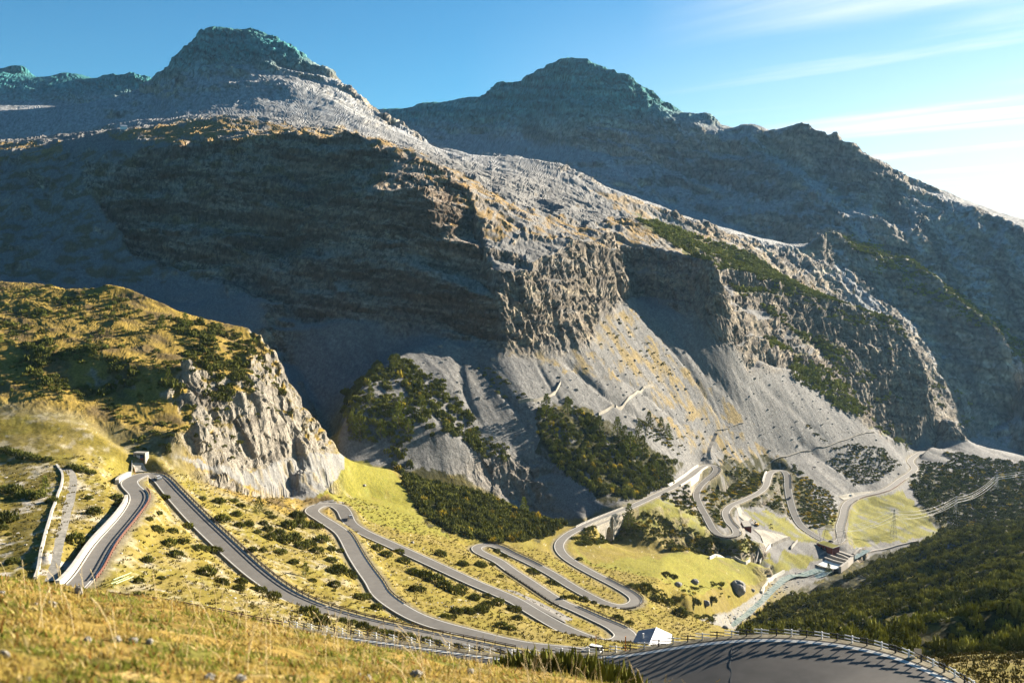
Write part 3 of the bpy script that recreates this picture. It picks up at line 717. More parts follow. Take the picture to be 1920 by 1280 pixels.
# valley floor turf
spz = blur(zone(PXv, PYv, MY, [([(635,865),(645,750),(720,672),(945,655),(1010,750),(1290,868),(1260,908),(1100,968),(1040,982),(960,948),(865,893),(760,882)], 628, 900)], 3, 355).astype(np.float32), 1)
vv = bil(val_w, I, J) * (1 - spz)
C = mixc(C, vv, GOLD)
C = mixc(C, vv * sstep(-0.1, 0.4, nz1), STRAW)
C = mixc(C, vv * sstep(0.0, 0.45, -nz1 + 0.4 * nz2), (.175,.145,.03))
gw = np.clip(0.9 * sstep(230, 60, PXv) * sstep(860, 930, PYv) + 0.42 * (1 - sstep(620, 760, PXv)), 0, 1) * vv
C = mixc(C, gw * sstep(0.02, 0.30, 0.6 * on(gw, lambda x, y: fbm2(x / 9, y / 20, 4, 471), MX, MY) + 0.5 * nz2), WHITE)
C = mixc(C, 0.7 * vv * sstep(0.42, 0.6, nz2), (.36,.32,.25))
GRN = [([(600,890),(650,858),(735,880),(790,955),(850,1010),(760,1000),(690,975),(650,940),(590,930)], 480, 660),
       ([(1195,940),(1240,930),(1300,955),(1350,1010),(1420,1010),(1445,1050),(1380,1030),(1260,1000),(1200,985)], 560, 900),
       ([(1050,1020),(1110,1050),(1230,1045),(1300,1030),(1440,1050),(1490,1060),(1430,1090),(1300,1115),(1230,1085),(1130,1075)], 540, 800),
       ([(1395,955),(1440,958),(1490,985),(1540,1020),(1500,1015),(1430,985)], 780, 1010), ([(1500,985),(1560,1010),(1575,950),(1560,970),(1540,1005)], 800, 1050),
       ([(1590,960),(1610,935),(1690,918),(1770,1000),(1700,1012),(1590,1028)], 850, 1200), ([(1470,1030),(1540,1045),(1500,1070),(1450,1060)], 700, 850)]
grn = zone(PXv, PYv, MY, GRN, 7, 360) * sstep(-0.5, 0.0, nz1)
C = mixc(C, 0.9 * grn * (1 - rocky), GREEN)
C = mixc(C, 0.5 * grn * sstep(0.1, 0.5, nz2), (.21,.17,.05)); C = mixc(C, 0.7 * grn * sstep(0.0, 0.4, -nz1 + 0.5 * nz2), (.12,.135,.022))
FOR = [([(740,868),(860,890),(960,950),(1060,985),(1020,1010),(900,1015),(800,985)], 520, 760), ([(1000,770),(1060,750),(1150,800),(1280,868),(1250,905),(1130,945),(1080,900),(1010,850)], 640, 900),
       ([(1370,1230),(1400,1170),(1500,1100),(1640,1040),(1760,1000),(1700,900),(1780,860),(1930,920),(1930,1200),(1720,1220),(1700,1230)], 230, 1250), ([(1310,880),(1440,850),(1480,870),(1570,1000),(1500,970),(1400,950),(1330,990)], 700, 1100)]
fo = zone(PXv, PYv, MY, FOR, 9, 370) * (1 - rocky)
C = mixc(C, fo * sstep(-0.45, -0.05, nz1 + 0.5 * nz2), (.045,.042,.018))
C = mixc(C, fo * 0.7 * sstep(0.25, 0.6, nz1 - nz2), (.17,.14,.045))
bank = zone(PXv, PYv, MY, [([(1290,1165),(1330,1160),(1400,1130),(1430,1105),(1450,1110),(1400,1160),(1370,1190),(1340,1215),(1295,1200)], 480, 760)], 4, 380); C = mixc(C, bank * (1 - 0.4 * sstep(0, .4, nz2)), (.20,.19,.172))
C = mixc(C, scr * (1.0 - 0.4 * sstep(0, .4, nz2)), (.185,.178,.165))
# brow in front of the camera
fg = 1 - sstep(45, 80, MY)
nb = sstep(1715, 1740, PXv) * (MY < 260) * (MY > 90); C = mixc(C, 0.7 * nb * sstep(-.3, .2, nz1), (.13,.10,.03))
C = mixc(C, fg, (.20,.135,.035)); C = mixc(C, fg * sstep(0, .4, on(fg, lambda x, y: fbm2(x / 1.6, y / 1.6, 4, 481), MX, MY)), (.10,.095,.02)); C = mixc(C, fg * sstep(.25, .5, on(fg, lambda x, y: fbm2(x / .9, y / .9, 4, 491), MX, MY)), (.30,.22,.085))
# verges: grit beside the asphalt
vg = (1 - sstep(0.6, 3.0 , rd_v + 1.2 * nz2)) * sstep(60, 90, MY)
C = mixc(C, 0.75 * vg, (.24,.205,.14))
C *= (1 + 0.22 * nz3 + 0.18 * nz2)[..., None]
C = np.clip(C, 0.015, 0.6)
idx = np.arange(NFU * NROW).reshape(NFU, NROW)
F = np.stack([idx[:-1, :-1], idx[1:, :-1], idx[1:, 1:], idx[:-1, 1:]], -1).reshape(-1, 4)

def node_mat(name, rough=0.9, spec=0.2):
    m = bpy.data.materials.new(name); m.use_nodes = True
    nt = m.node_tree; b = nt.nodes['Principled BSDF']
    b.inputs['Roughness'].default_value = rough; b.inputs['Specular IOR Level'].default_value = spec
    return m, nt, b

def noise_node(nt, scale, detail=4, coord='Object', rough=0.6):
    tc = nt.nodes.new('ShaderNodeTexCoord'); n = nt.nodes.new('ShaderNodeTexNoise')
    n.inputs['Scale'].default_value = scale; n.inputs['Detail'].default_value = detail; n.inputs['Roughness'].default_value = rough
    nt.links.new(tc.outputs[coord], n.inputs['Vector'])
    return n

def mulmix(nt, col_out, fac_out, lo, hi):
    mr = nt.nodes.new('ShaderNodeMapRange'); mr.inputs['From Min'].default_value = 0.3; mr.inputs['From Max'].default_value = 0.7
    mr.inputs['To Min'].default_value = lo; mr.inputs['To Max'].default_value = hi
    nt.links.new(fac_out, mr.inputs['Value'])
    mx = nt.nodes.new('ShaderNodeVectorMath'); mx.operation = 'SCALE'
    nt.links.new(col_out, mx.inputs[0]); nt.links.new(mr.outputs[0], mx.inputs['Scale'])
    return mx.outputs[0]

def simple_mat(name, col, rough=0.8, spec=0.2, var=0.25, scale=1.5, bump=0.0):
    """a base colour broken up by two sizes of noise"""
    m, nt, b = node_mat(name, rough, spec)
    rgb = nt.nodes.new('ShaderNodeRGB'); rgb.outputs[0].default_value = (*col, 1)
    n1 = noise_node(nt, scale); n2 = noise_node(nt, scale * 0.13)
    o1 = mulmix(nt, rgb.outputs[0], n1.outputs['Fac'], 1 - var, 1 + var)
    o2 = mulmix(nt, o1, n2.outputs['Fac'], 1 - var * .7, 1 + var * .7)
    nt.links.new(o2, b.inputs['Base Color'])
    if bump:
        bp = nt.nodes.new('ShaderNodeBump'); bp.inputs['Strength'].default_value = bump; bp.inputs['Distance'].default_value = 0.1
        nt.links.new(n1.outputs['Fac'], bp.inputs['Height']); nt.links.new(bp.outputs[0], b.inputs['Normal'])
    return m

def cover_mat():
    m, nt, b = node_mat('ground_cover', 1.0, 0.05)
    at = nt.nodes.new('ShaderNodeAttribute'); at.attribute_name = 'cover'
    n1 = noise_node(nt, 0.9, 6); n2 = noise_node(nt, 5.0, 4)
    o1 = mulmix(nt, at.outputs['Color'], n1.outputs['Fac'], 0.72, 1.28)
    o2 = mulmix(nt, o1, n2.outputs['Fac'], 0.8, 1.2)
    nt.links.new(o2, b.inputs['Base Color'])
    bp = nt.nodes.new('ShaderNodeBump'); bp.inputs['Strength'].default_value = 1.0
    n3 = noise_node(nt, 0.22, 8, rough=.7); dm = nt.nodes.new('ShaderNodeMath'); dm.operation = 'MULTIPLY'; dm.inputs[1].default_value = 3.2
    nt.links.new(at.outputs['Alpha'], dm.inputs[0]); nt.links.new(dm.outputs[0], bp.inputs['Distance'])
    nt.links.new(n3.outputs['Fac'], bp.inputs['Height']); nt.links.new(bp.outputs[0], b.inputs['Normal'])
    return m
mat = cover_mat()

def add_cover(me, C, A):
    at = me.attributes.new('cover', 'FLOAT_COLOR', 'POINT')
    at.data.foreach_set('color', np.c_[C, A].astype(np.float32).ravel())

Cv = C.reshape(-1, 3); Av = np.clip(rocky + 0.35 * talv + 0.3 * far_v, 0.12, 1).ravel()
fY = MY[:-1, :-1].ravel(); fu = (MX / MY)[:-1, :-1].ravel(); fpx = PXv[:-1, :-1].ravel(); fpy = PYv[:-1, :-1].ravel(); fkn = kn_v[:-1, :-1].ravel(); fz = MZ[:-1, :-1].ravel()
reg = np.full(len(F), 1)                                   # valley floor
reg[fY < 118] = 0
reg[(fkn > 0.5)] = 2
reg[(fY > 668) & (fpx < 1110)] = 3
reg[(fY > 668) & (fpx >= 1110) & (fpy < 860) & (fpx < 1420)] = 3
reg[(fpx >= 1420) & (fY > 1180)] = 4
reg[(fpx >= 1180) & (fpx < 1420) & (fY > 1400)] = 4
reg[(fY > 1330) & (fpx < 930)] = 5
reg[(fY > 1990) & (fpx > 690) & ((fpx > 930) | (fY > 2250))] = 6
REG = ['grassy_hillside', 'valley_floor', 'rock_knoll', 'mountain_flank', 'valley_side', 'stepped_peak', 'pyramid_peak']
LAB = ['golden grass hillside falling away from the camera', 'sunlit valley slope crossed by the hairpin road', 'rocky knoll with pines above the top hairpin', 'big layered cliff mountain with grey scree fans', 'scrub covered ribs and dark side valley on the right', 'flat topped grey peak on the left skyline', 'pyramid peak on the skyline with a painted blue green tint']
for r, nm in enumerate(REG):
    Fr = F[reg == r]
    if not len(Fr): continue
    used = np.unique(Fr); remap = np.zeros(len(V), np.int64); remap[used] = np.arange(len(used))
    me = mesh_from(nm, V[used], remap[Fr], mat, smooth=(r in (0, 1)))
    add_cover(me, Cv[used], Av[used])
    o = bpy.data.objects.new(nm, me); COL.objects.link(o); o['kind'] = 'structure'; o['label'] = LAB[r]; o['category'] = 'terrain'

# ------------------------------------------------------------------ building blocks
class MB:
    """collects boxes, bars, tubes and faces; build() links them as one mesh object"""
    def __init__(self): self.v = []; self.f = []
    def add(self, vs, fs):
        k = len(self.v); self.v += [tuple(map(float, p)) for p in vs]; self.f += [tuple(i + k for i in f) for f in fs]; return self
    def box(self, c, size, yaw=0.0, taper=1.0):
        cx, cy, cz = c; sx, sy, sz = size[0] / 2, size[1] / 2, size[2] / 2; cs, sn = math.cos(yaw), math.sin(yaw); vs = []
        for z, t in ((-sz, 1.0), (sz, taper)):
            for x, y in ((-sx, -sy), (sx, -sy), (sx, sy), (-sx, sy)):
                x *= t; y *= t
                vs.append((cx + x * cs - y * sn, cy + x * sn + y * cs, cz + z))
        return self.add(vs, [(3, 2, 1, 0), (4, 5, 6, 7), (0, 1, 5, 4), (1, 2, 6, 5), (2, 3, 7, 6), (3, 0, 4, 7)])
    def tube(self, a, b, r0, r1=None, n=6):
        a, b = Vector(a), Vector(b); r1 = r0 if r1 is None else r1
        d = (b - a).normalized(); p = d.orthogonal().normalized(); q = d.cross(p); vs = []
        for c, r in ((a, r0), (b, r1)):
            for i in range(n):
                t = 2 * math.pi * i / n; vs.append(c + p * (r * math.cos(t)) + q * (r * math.sin(t)))
        fs = [(i, (i + 1) % n, n + (i + 1) % n, n + i) for i in range(n)] + [tuple(range(n))[::-1], tuple(range(n, 2 * n))]
        return self.add(vs, fs)
    def sweep(self, path, prof, close=True):
        """profile (offset to the right, height) swept along a 3D path"""
        path = np.asarray(path, float); T = np.gradient(path[:, :2], axis=0); T /= np.linalg.norm(T, axis=1)[:, None] + 1e-9
        Nn = np.stack([T[:, 1], -T[:, 0]], -1); m = len(prof); vs = []
        for p, n_ in zip(path, Nn):
            for o, h in prof: vs.append((p[0] + n_[0] * o, p[1] + n_[1] * o, p[2] + h))
        fs = []
        for i in range(len(path) - 1):
            for j in range(m if close else m - 1):
                k = (j + 1) % m; fs.append((i * m + j, i * m + k, (i + 1) * m + k, (i + 1) * m + j))
        if close: fs += [tuple(range(m))[::-1], tuple(range((len(path) - 1) * m, len(path) * m))]
        return self.add(vs, fs)
    def build(self, name, mat, parent=None, loc=None, smooth=False):
        me = bpy.data.meshes.new(name); me.from_pydata(self.v, [], self.f); me.materials.append(mat)
        if smooth: me.polygons.foreach_set('use_smooth', [True] * len(me.polygons))
        me.update(); o = bpy.data.objects.new(name, me); COL.objects.link(o)
        if parent: o.parent = parent
        if loc is not None: o.location = loc
        return o

def tag(o, label, cat, group=None, kind=None):
    o['label'] = label; o['category'] = cat
    if group: o['group'] = group
    if kind: o['kind'] = kind
    return o

def empty(name, loc, yaw=0.0):
    o = bpy.data.objects.new(name, None); o.empty_display_size = 0.5; COL.objects.link(o); o.location = loc; o.rotation_euler = (0, 0, yaw); return o

def place(me, name, loc, yaw=0.0, scale=(1, 1, 1), parent=None):
    o = bpy.data.objects.new(name, me); COL.objects.link(o); o.location = loc; o.rotation_euler = (0, 0, yaw); o.scale = scale
    if parent: o.parent = parent
    return o

def struct(o, label=None):
    o['kind'] = 'structure'
    if label: o['label'] = label
    return o

# ------------------------------------------------------------------ materials
M = {}
M['asphalt'] = simple_mat('asphalt', (.150, .138, .122), .85, .2, .12, .35)
M['asphalt_dark'] = simple_mat('dark_asphalt', (.092, .081, .069), .8, .25, .16, .5)
M['line'] = simple_mat('road_paint', (.55, .53, .48), .7, .2, .15, 2)
M['white_wall'] = simple_mat('limewashed_wall', (.46, .43, .37), .9, .1, .18, .8, .3)
M['verge'] = simple_mat('gritty_verge', (.19, .165, .115), 1, .05, .4, 1.2, .4)
M['stone'] = simple_mat('stone_wall', (.30, .27, .22), .95, .1, .35, .9, .5)
M['dark_stone'] = simple_mat('dark_stone', (.20, .185, .16), .95, .1, .4, .7, .6)
M['pale_stone'] = simple_mat('pale_stone', (.42, .40, .35), .95, .1, .3, 1.2, .5)
M['concrete'] = simple_mat('concrete', (.33, .30, .26), .9, .15, .2, .7, .2)
M['rust'] = simple_mat('rusty_rail', (.13, .048, .028), .7, .3, .3, 3)
M['dark_rail'] = simple_mat('dark_wood_rail', (.050, .038, .028), .8, .2, .3, 3)
M['white_rail'] = simple_mat('white_painted_rail', (.72, .70, .66), .6, .3, .1, 3)
M['black_rail'] = simple_mat('black_painted_rail', (.025, .025, .025), .6, .3, .1, 3)
M['car_white'] = simple_mat('white_car_paint', (.75, .75, .74), .3, .5, .03, 1)
M['car_grey'] = simple_mat('silver_car_paint', (.42, .43, .45), .3, .5, .03, 1)
M['car_dark'] = simple_mat('black_car_paint', (.02, .022, .026), .25, .5, .03, 1)
M['glass'] = simple_mat('dark_window_glass', (.012, .014, .017), .1, .5, .03, 1)
M['tyre'] = simple_mat('tyre_rubber', (.015, .015, .015), .9, .1, .1, 5)
M['roof_metal'] = simple_mat('metal_roof_and_shaded_slope', (.20, .235, .29), .5, .3, .1, 1)
M['red_wall'] = simple_mat('red_brown_cladding', (.17, .045, .03), .8, .2, .2, 2)
M['turf_roof'] = simple_mat('turf_roof', (.16, .15, .035), 1, .05, .3, .8)
M['yellow'] = simple_mat('yellow_paint', (.55, .33, .03), .5, .3, .15, 2)
M['steel'] = simple_mat('galvanised_steel', (.40, .39, .36), .5, .4, .1, 2)
M['wire'] = simple_mat('aluminium_wire', (.68, .64, .56), .35, .5, .03, 1)
M['panel_white'] = simple_mat('white_panel', (.6, .6, .6), .7, .2, .1, 2)
M['panel_yellow'] = simple_mat('yellow_panel', (.55, .36, .02), .7, .2, .1, 2)
M['panel_blue'] = simple_mat('blue_panel', (.03, .06, .16), .7, .2, .1, 2)
M['panel_red'] = simple_mat('red_panel', (.30, .04, .025), .7, .2, .1, 2)
M['bark'] = simple_mat('grey_brown_bark', (.11, .085, .065), .95, .1, .3, 2)
M['orange'] = simple_mat('orange_paint', (.75, .25, .04), .6, .3, .05, 2)
M['green_paint'] = simple_mat('pale_green_paint', (.42, .50, .25), .6, .3, .1, 2)
M['cow'] = simple_mat('brown_hide', (.08, .05, .03), .9, .1, .3, 3)
M['grit'] = simple_mat('gravel', (.30, .275, .23), 1, .05, .3, 1.2, .5)

def leaf_mat(name, attr='tint', trans=0.25):
    m, nt, b = node_mat(name, .9, .03)
    at = nt.nodes.new('ShaderNodeAttribute'); at.attribute_name = attr
    oi = nt.nodes.new('ShaderNodeObjectInfo'); nz = noise_node(nt, 2.2, 3)
    o1 = mulmix(nt, at.outputs['Color'], nz.outputs['Fac'], .7, 1.3)
    mr = nt.nodes.new('ShaderNodeMapRange'); mr.inputs['To Min'].default_value = .75; mr.inputs['To Max'].default_value = 1.25; nt.links.new(oi.outputs['Random'], mr.inputs['Value'])
    vm = nt.nodes.new('ShaderNodeVectorMath'); vm.operation = 'SCALE'; nt.links.new(o1, vm.inputs[0]); nt.links.new(mr.outputs[0], vm.inputs['Scale'])
    nt.links.new(vm.outputs[0], b.inputs['Base Color'])
    tr = nt.nodes.new('ShaderNodeBsdfTranslucent'); nt.links.new(vm.outputs[0], tr.inputs['Color'])
    mx = nt.nodes.new('ShaderNodeMixShader'); mx.inputs[0].default_value = trans
    nt.links.new(b.outputs[0], mx.inputs[1]); nt.links.new(tr.outputs[0], mx.inputs[2])
    nt.links.new(mx.outputs[0], nt.nodes['Material Output'].inputs['Surface'])
    return m
M['needles'] = leaf_mat('pine_needles', trans=.30)
M['blades'] = leaf_mat('grass_blades', trans=.35)

def water_mat(name, col, rough):
    m, nt, b = node_mat(name, rough, .5)
    n = noise_node(nt, 0.5, 4); cr = nt.nodes.new('ShaderNodeValToRGB')
    cr.color_ramp.elements[0].position = .35; cr.color_ramp.elements[0].color = (*col, 1); cr.color_ramp.elements[1].position = .82; cr.color_ramp.elements[1].color = (.40, .43, .41, 1)
    nt.links.new(n.outputs['Fac'], cr.inputs[0]); nt.links.new(cr.outputs[0], b.inputs['Base Color'])
    return m
M['river'] = water_mat('glacial_water', (.07, .12, .11), .25)
M['foam'] = simple_mat('white_water', (.68, .70, .66), .6, .3, .2, .8)

# ------------------------------------------------------------------ the road surface, its edge lines and pull-outs
RPX, RPY = project(road[:, 0], road[:, 1], road[:, 2])
def ridx(px, py): return int(np.argmin((RPX - px) ** 2 + (RPY - py) ** 2))
RT = np.gradient(road[:, :2], axis=0); RT /= np.linalg.norm(RT, axis=1)[:, None]
RN = np.stack([RT[:, 1], -RT[:, 0]], -1)            # to the right of travel (downhill direction of the list)
def off(i0, i1, side, extra=0.0, step=1, dz=0.0):
    """points beside the road between two indices; side +1 right, -1 left"""
    i = np.arange(min(i0, i1), max(i0, i1) + 1, step); o = side * (road[i, 3] / 2 + extra)
    P = np.c_[road[i, :2] + RN[i] * o[:, None], road[i, 2] + dz + BANK[i] * (np.clip(o, -road[i, 3] / 2, road[i, 3] / 2) - road[i, 3] / 2)]
    for _ in range(2):
        if len(P) > 3: P[1:-1] = (P[:-2] + 2 * P[1:-1] + P[2:]) / 4
    return P
def strip(name, L, R, mat):
    n = len(L); a = np.arange(n - 1)
    o = bpy.data.objects.new(name, mesh_from(name, np.vstack([L, R]), np.stack([a, a + n, a + n + 1, a + 1], -1), mat)); COL.objects.link(o); return o
nR = len(road) - 1
L0, R0 = off(0, nR, -1, dz=.12), off(0, nR, 1, dz=.12)
L1, R1 = off(0, nR, -1, .25, dz=-.9), off(0, nR, 1, .25, dz=-2.2)
n = nR + 1; a = np.arange(n - 1); mid = [L0 + (R0 - L0) * t for t in (0, .25, .5, .75, 1)]; rows = [L1, L0] + mid + [R0, R1]
Vr = np.vstack(rows); Fr = np.vstack([np.stack([a + k * n, a + (k + 1) * n, a + (k + 1) * n + 1, a + k * n + 1], -1) for k in (0, 2, 3, 4, 5, 7)]); top = np.repeat([False, True, True, True, True, False], n - 1)
iN = ridx(150, 1124); kk = np.concatenate([a + 0 * a for _ in range(6)])
for lab_, sel, mt in (('dark asphalt road curving round the nearest bend', kk < iN, 'asphalt_dark'), ('grey asphalt hairpin road winding down the valley', kk >= iN, 'asphalt')):
    me_ = mesh_from('road', Vr, Fr[sel], M[mt]); me_.polygons.foreach_set('use_smooth', top[sel]); o = bpy.data.objects.new('road', me_); COL.objects.link(o); struct(o, lab_)
for sd in (-1, 1):
    o = strip('edge_line', off(0, nR, sd, -.55, dz=.126), off(0, nR, sd, -.25, dz=.126), M['line']); struct(o, 'white painted line along the road edge')
for a_, b_, w_ in ((1378, 1232, .07),):
    i_ = ridx(a_, b_); t_ = np.linspace(-.97, .97, 24); q_ = road[i_, :2] + RN[i_] * (t_ * road[i_, 3] / 2)[:, None] + RT[i_] * (.12 * np.sin(t_ * 5) + .08 * np.sin(t_ * 13))[:, None]
    z_ = road[i_, 2] + .136 + BANK[i_] * road[i_, 3] / 2 * (t_ - 1)
    struct(strip('tar_seam', np.c_[q_ - RT[i_] * w_, z_], np.c_[q_ + RT[i_] * w_, z_], M['black_rail']), 'dark tar seam across the nearest bend')
# gravel pull-outs: flat sheets following the ground
def patch(name, poly, mat, dz=0.12, label=None, dmin=None):
    """a sheet of ground cover laid over the relief, its outline read off the photo"""
    P = np.array([hit(x, y, dmin) for x, y in poly]); c = P.mean(0); ring = []
    for t in (1.0, .66, .33):
        q = c + (P - c) * t; ring.append(np.c_[q[:, :2], [height(a_, b_) + dz for a_, b_ in q[:, :2]]])
    n = len(P); vs = np.vstack(ring + [[[c[0], c[1], height(c[0], c[1]) + dz]]]); fs = []
    for k in range(2):
        for i in range(n): j = (i + 1) % n; fs += [(k * n + i, k * n + j, (k + 1) * n + j), (k * n + i, (k + 1) * n + j, (k + 1) * n + i)]
    for i in range(n): fs.append((2 * n + i, 2 * n + (i + 1) % n, 3 * n))
    m = MB(); m.add(vs, fs); o = m.build(name, mat); struct(o, label); return o
patch('gravel_area', [(945,1104),(965,1108),(1010,1128),(1050,1148),(1075,1162),(1060,1168),(1020,1148),(980,1126)], M['asphalt'], .3, 'grey pull-out strip between two arms of the road')
patch('gravel_area', [(1570,930),(1600,924),(1640,920),(1630,926),(1600,932),(1583,938)], M['grit'], .3, 'grey lay-by beside the far road bend')
patch('gravel_area', [(585,952),(600,940),(625,937),(645,942),(650,952),(640,946),(615,940),(598,946)], M['asphalt'], .2, 'tarred apron outside the second hairpin')
patch('gravel_area', [(1376,950),(1386,946),(1392,958),(1408,972),(1400,980),(1386,968)], M['grit'], .3, 'grey yard drive down to the small red building')
patch('gravel_area', [(1412,992),(1432,994),(1478,1006),(1480,1010),(1448,1020),(1442,1030),(1424,1052),(1414,1054),(1434,1024),(1426,1004)], M['grit'], .4, 'grey concrete yard and ramp by the stream')
patch('gravel_area', [(248,868),(268,868),(276,884),(254,886)], M['grit'], .2, 'gravel apron in front of the tunnel mouth')
# stony track on the left slope
def px_path(pts, n=6, dz=0.0, dmin=None):
    P = np.array([hit(x, y, dmin) for x, y in pts]); Q = resample(P, n)
    Q[:, 2] = [height(a_, b_) + dz for a_, b_ in Q[:, :2]]; return Q
tk = px_path([(88,1090),(97,1050),(108,1005),(120,960),(130,925),(132,895),(120,878)], 6, .12)
o = MB().sweep(tk, [(-2.0, 0), (2.0, 0)], False).build('gravel_track', M['grit']); struct(o, 'stony cart track on the left slope')

# ------------------------------------------------------------------ walls, rails and fences
def wall(pts, h, th, mat, label, name='retaining_wall', base=-1.5, cat='wall'):
    o = MB().sweep(pts, [(-th / 2, base), (th / 2, base), (th / 2, h), (-th / 2, h)]).build(name, mat); return tag(o, label, cat)
wall(px_path([(66,1085),(76,1040),(90,985),(103,945),(114,915),(117,890),(106,872)], 6), .55, .7, M['white_wall'], 'long low whitewashed wall beside the stony track', 'track_wall')
iA0, iA1 = ridx(140, 1100), ridx(259, 933)
wall(off(iA0, iA1, -1, .8), 1.5, 1.0, M['white_wall'], 'white wall along the road climbing to the top hairpin')
i0, i1 = ridx(240, 905), ridx(262, 890)
wall(off(i0, i1, -1, 1.0), 1.6, 1.4, M['white_wall'], 'curved white wall round the outside of the top hairpin')
wall(off(ridx(1262, 913), ridx(1318, 876), -1, 1.0), 1.8, 1.0, M['white_wall'], 'white uphill wall where the bridge road meets the cliff')
wall(off(ridx(1268, 911), ridx(1320, 877), 1, .5), 1.0, 1.0, M['white_wall'], 'tall pale wall holding the road above the lower loop', base=-6)
wall(off(ridx(1437, 905), ridx(1446, 887), -1, .8), 1.6, .9, M['white_wall'], 'short white wall beside the far narrow hairpin')
wall(px_path([(1330,1048),(1342,1043),(1365,1045),(1382,1050),(1402,1055),(1406,1047)], 4), 2.0, .8, M['white_wall'], 'angled white wall beside the valley stream', 'stream_wall')
wall(px_path([(1413,1052),(1420,1042),(1433,1020)], 4), 1.6, .8, M['concrete'], 'pale wall on the left of the concrete ramp', 'ramp_wall')
wall(px_path([(1424,1055),(1434,1040),(1446,1022)], 4), 2.2, .8, M['white_wall'], 'white wall on the right of the concrete ramp', 'ramp_wall')
wall(px_path([(1447,1024),(1465,1016),(1480,1010)], 4), 2.5, .7, M['dark_stone'], 'dark wall holding up the yard edge', 'yard_wall')
wall(px_path([(1483,1030),(1489,1022),(1495,1015)], 3), 2.0, .8, M['concrete'], 'lone slanting concrete wall between yard and red powerhouse', 'stream_wall')
for pts, lb in (([(972,755),(1000,752),(1028,745),(1044,730),(1050,718)], 'curved dry stone avalanche wall on the upper scree'), ([(1122,778),(1140,768),(1150,762)], 'left piece of the straight stone wall on the scree'), ([(1154,763),(1175,752),(1180,746),(1200,736),(1224,723)], 'right piece of the straight stone wall on the scree')):
    wall(px_path(pts, 4), 2.0, 1.2, M['stone'], lb, 'scree_wall')
for pts, lb in (([(1340,812),(1332,830),(1326,848),(1330,862)], 'dark trough path dropping to the bridge hairpin'),):
    q = px_path(pts, 5, .25); o = MB().sweep(q, [(-3, 0), (3, .2)], False).build('footpath', M['dark_stone']); struct(o, lb)
q = px_path([(1345,806),(1370,800),(1395,792)], 5, .3); o = MB().sweep(q, [(-1.5, 0), (1.5, .2)], False).build('footpath', M['grit']); struct(o, 'pale trail across the upper scree')
q = px_path([(1440,868),(1470,856),(1510,845),(1550,836),(1590,822),(1640,810)], 8, .35); o = MB().sweep(q, [(-1.8, 0), (1.8, .2)], False).build('footpath', M['grit']); struct(o, 'pale trail cutting across the grey scree fan')

def rail_fence(i0, i1, side, extra, mat, label, step=4, h=.95, rails=((.45, .30), (.88, .16)), th=.12):
    P = off(i0, i1, side, extra)
    root = empty('guard_rail', P[0])
    P0 = P - P[0]
    for zc, hh in rails:
        MB().sweep(P0, [(-th / 2, zc - hh / 2), (th / 2, zc - hh / 2), (th / 2, zc + hh / 2), (-th / 2, zc + hh / 2)]).build('rail', mat, root)
    pm = MB().box((0, 0, h / 2 - .3), (.2, .2, h + .6)).build('post', mat, root); pm.location = P0[0]
    for p in P0[step::step]:
        place(pm.data, 'post', p, 0, parent=root)
    return tag(root, label, 'guard rail', 'guard rails along the hairpin road')
rail_fence(ridx(160, 1120), ridx(495, 1186), 1, .5, M['rust'], 'rusty red guard rail along the nearest road behind the grass', 3)
rail_fence(ridx(152, 1088), ridx(256, 918), 1, .5, M['rust'], 'rusty red rail on the right of the road to the top hairpin', 3)
rail_fence(ridx(284, 890), ridx(600, 1142), -1, .6, M['dark_rail'], 'dark rail along the upper part of the long descending road', 3)
rail_fence(ridx(604, 1144), ridx(960, 1226), -1, .6, M['dark_rail'], 'dark rail along the lower end of the long descending road', 3)
rail_fence(ridx(639, 996), ridx(740, 1135), 1, .5, M['dark_rail'], 'low dark rail on the bend below the second hairpin', 4, .6, ((.35, .3),))
rail_fence(ridx(915, 1020), ridx(1010, 1062), -1, .5, M['dark_rail'], 'dark rail above the narrow third hairpin', 4)
rail_fence(ridx(1072, 1140), ridx(1160, 1178), 1, .6, M['dark_rail'], 'dark rail leading to the metal roofed hut', 3)
rail_fence(ridx(1160, 1137), ridx(1130, 1082), 1, .5, M['dark_rail'], 'dark rail round the hairpin above the hut', 3)
rail_fence(ridx(960, 1070), ridx(1060, 1132), -1, .5, M['dark_rail'], 'dark rail above the pull-out strip', 4)
rail_fence(ridx(1340, 874), ridx(1325, 899), -1, .5, M['dark_rail'], 'dark rail outside the bridge road hairpin', 4)
rail_fence(ridx(1340, 995), ridx(1380, 996), 1, .5, M['dark_rail'], 'dark rail round the loop above the small red building', 4)
rail_fence(ridx(1378, 990), ridx(1361, 962), 1, .5, M['dark_rail'], 'dark rail on the inside bend by the yard drive', 4)
rail_fence(ridx(1476, 888), ridx(1478, 915), -1, .5, M['dark_rail'], 'dark rail on the outer side of the far narrow hairpin', 4)
rail_fence(ridx(1577, 1008), ridx(1600, 934), 1, .5, M['dark_rail'], 'dark rail curving round the pylon meadow', 4)
rail_fence(ridx(1604, 933), ridx(1690, 898), 1, .5, M['rust'], 'reddish rail along the farthest stretch of road', 4)

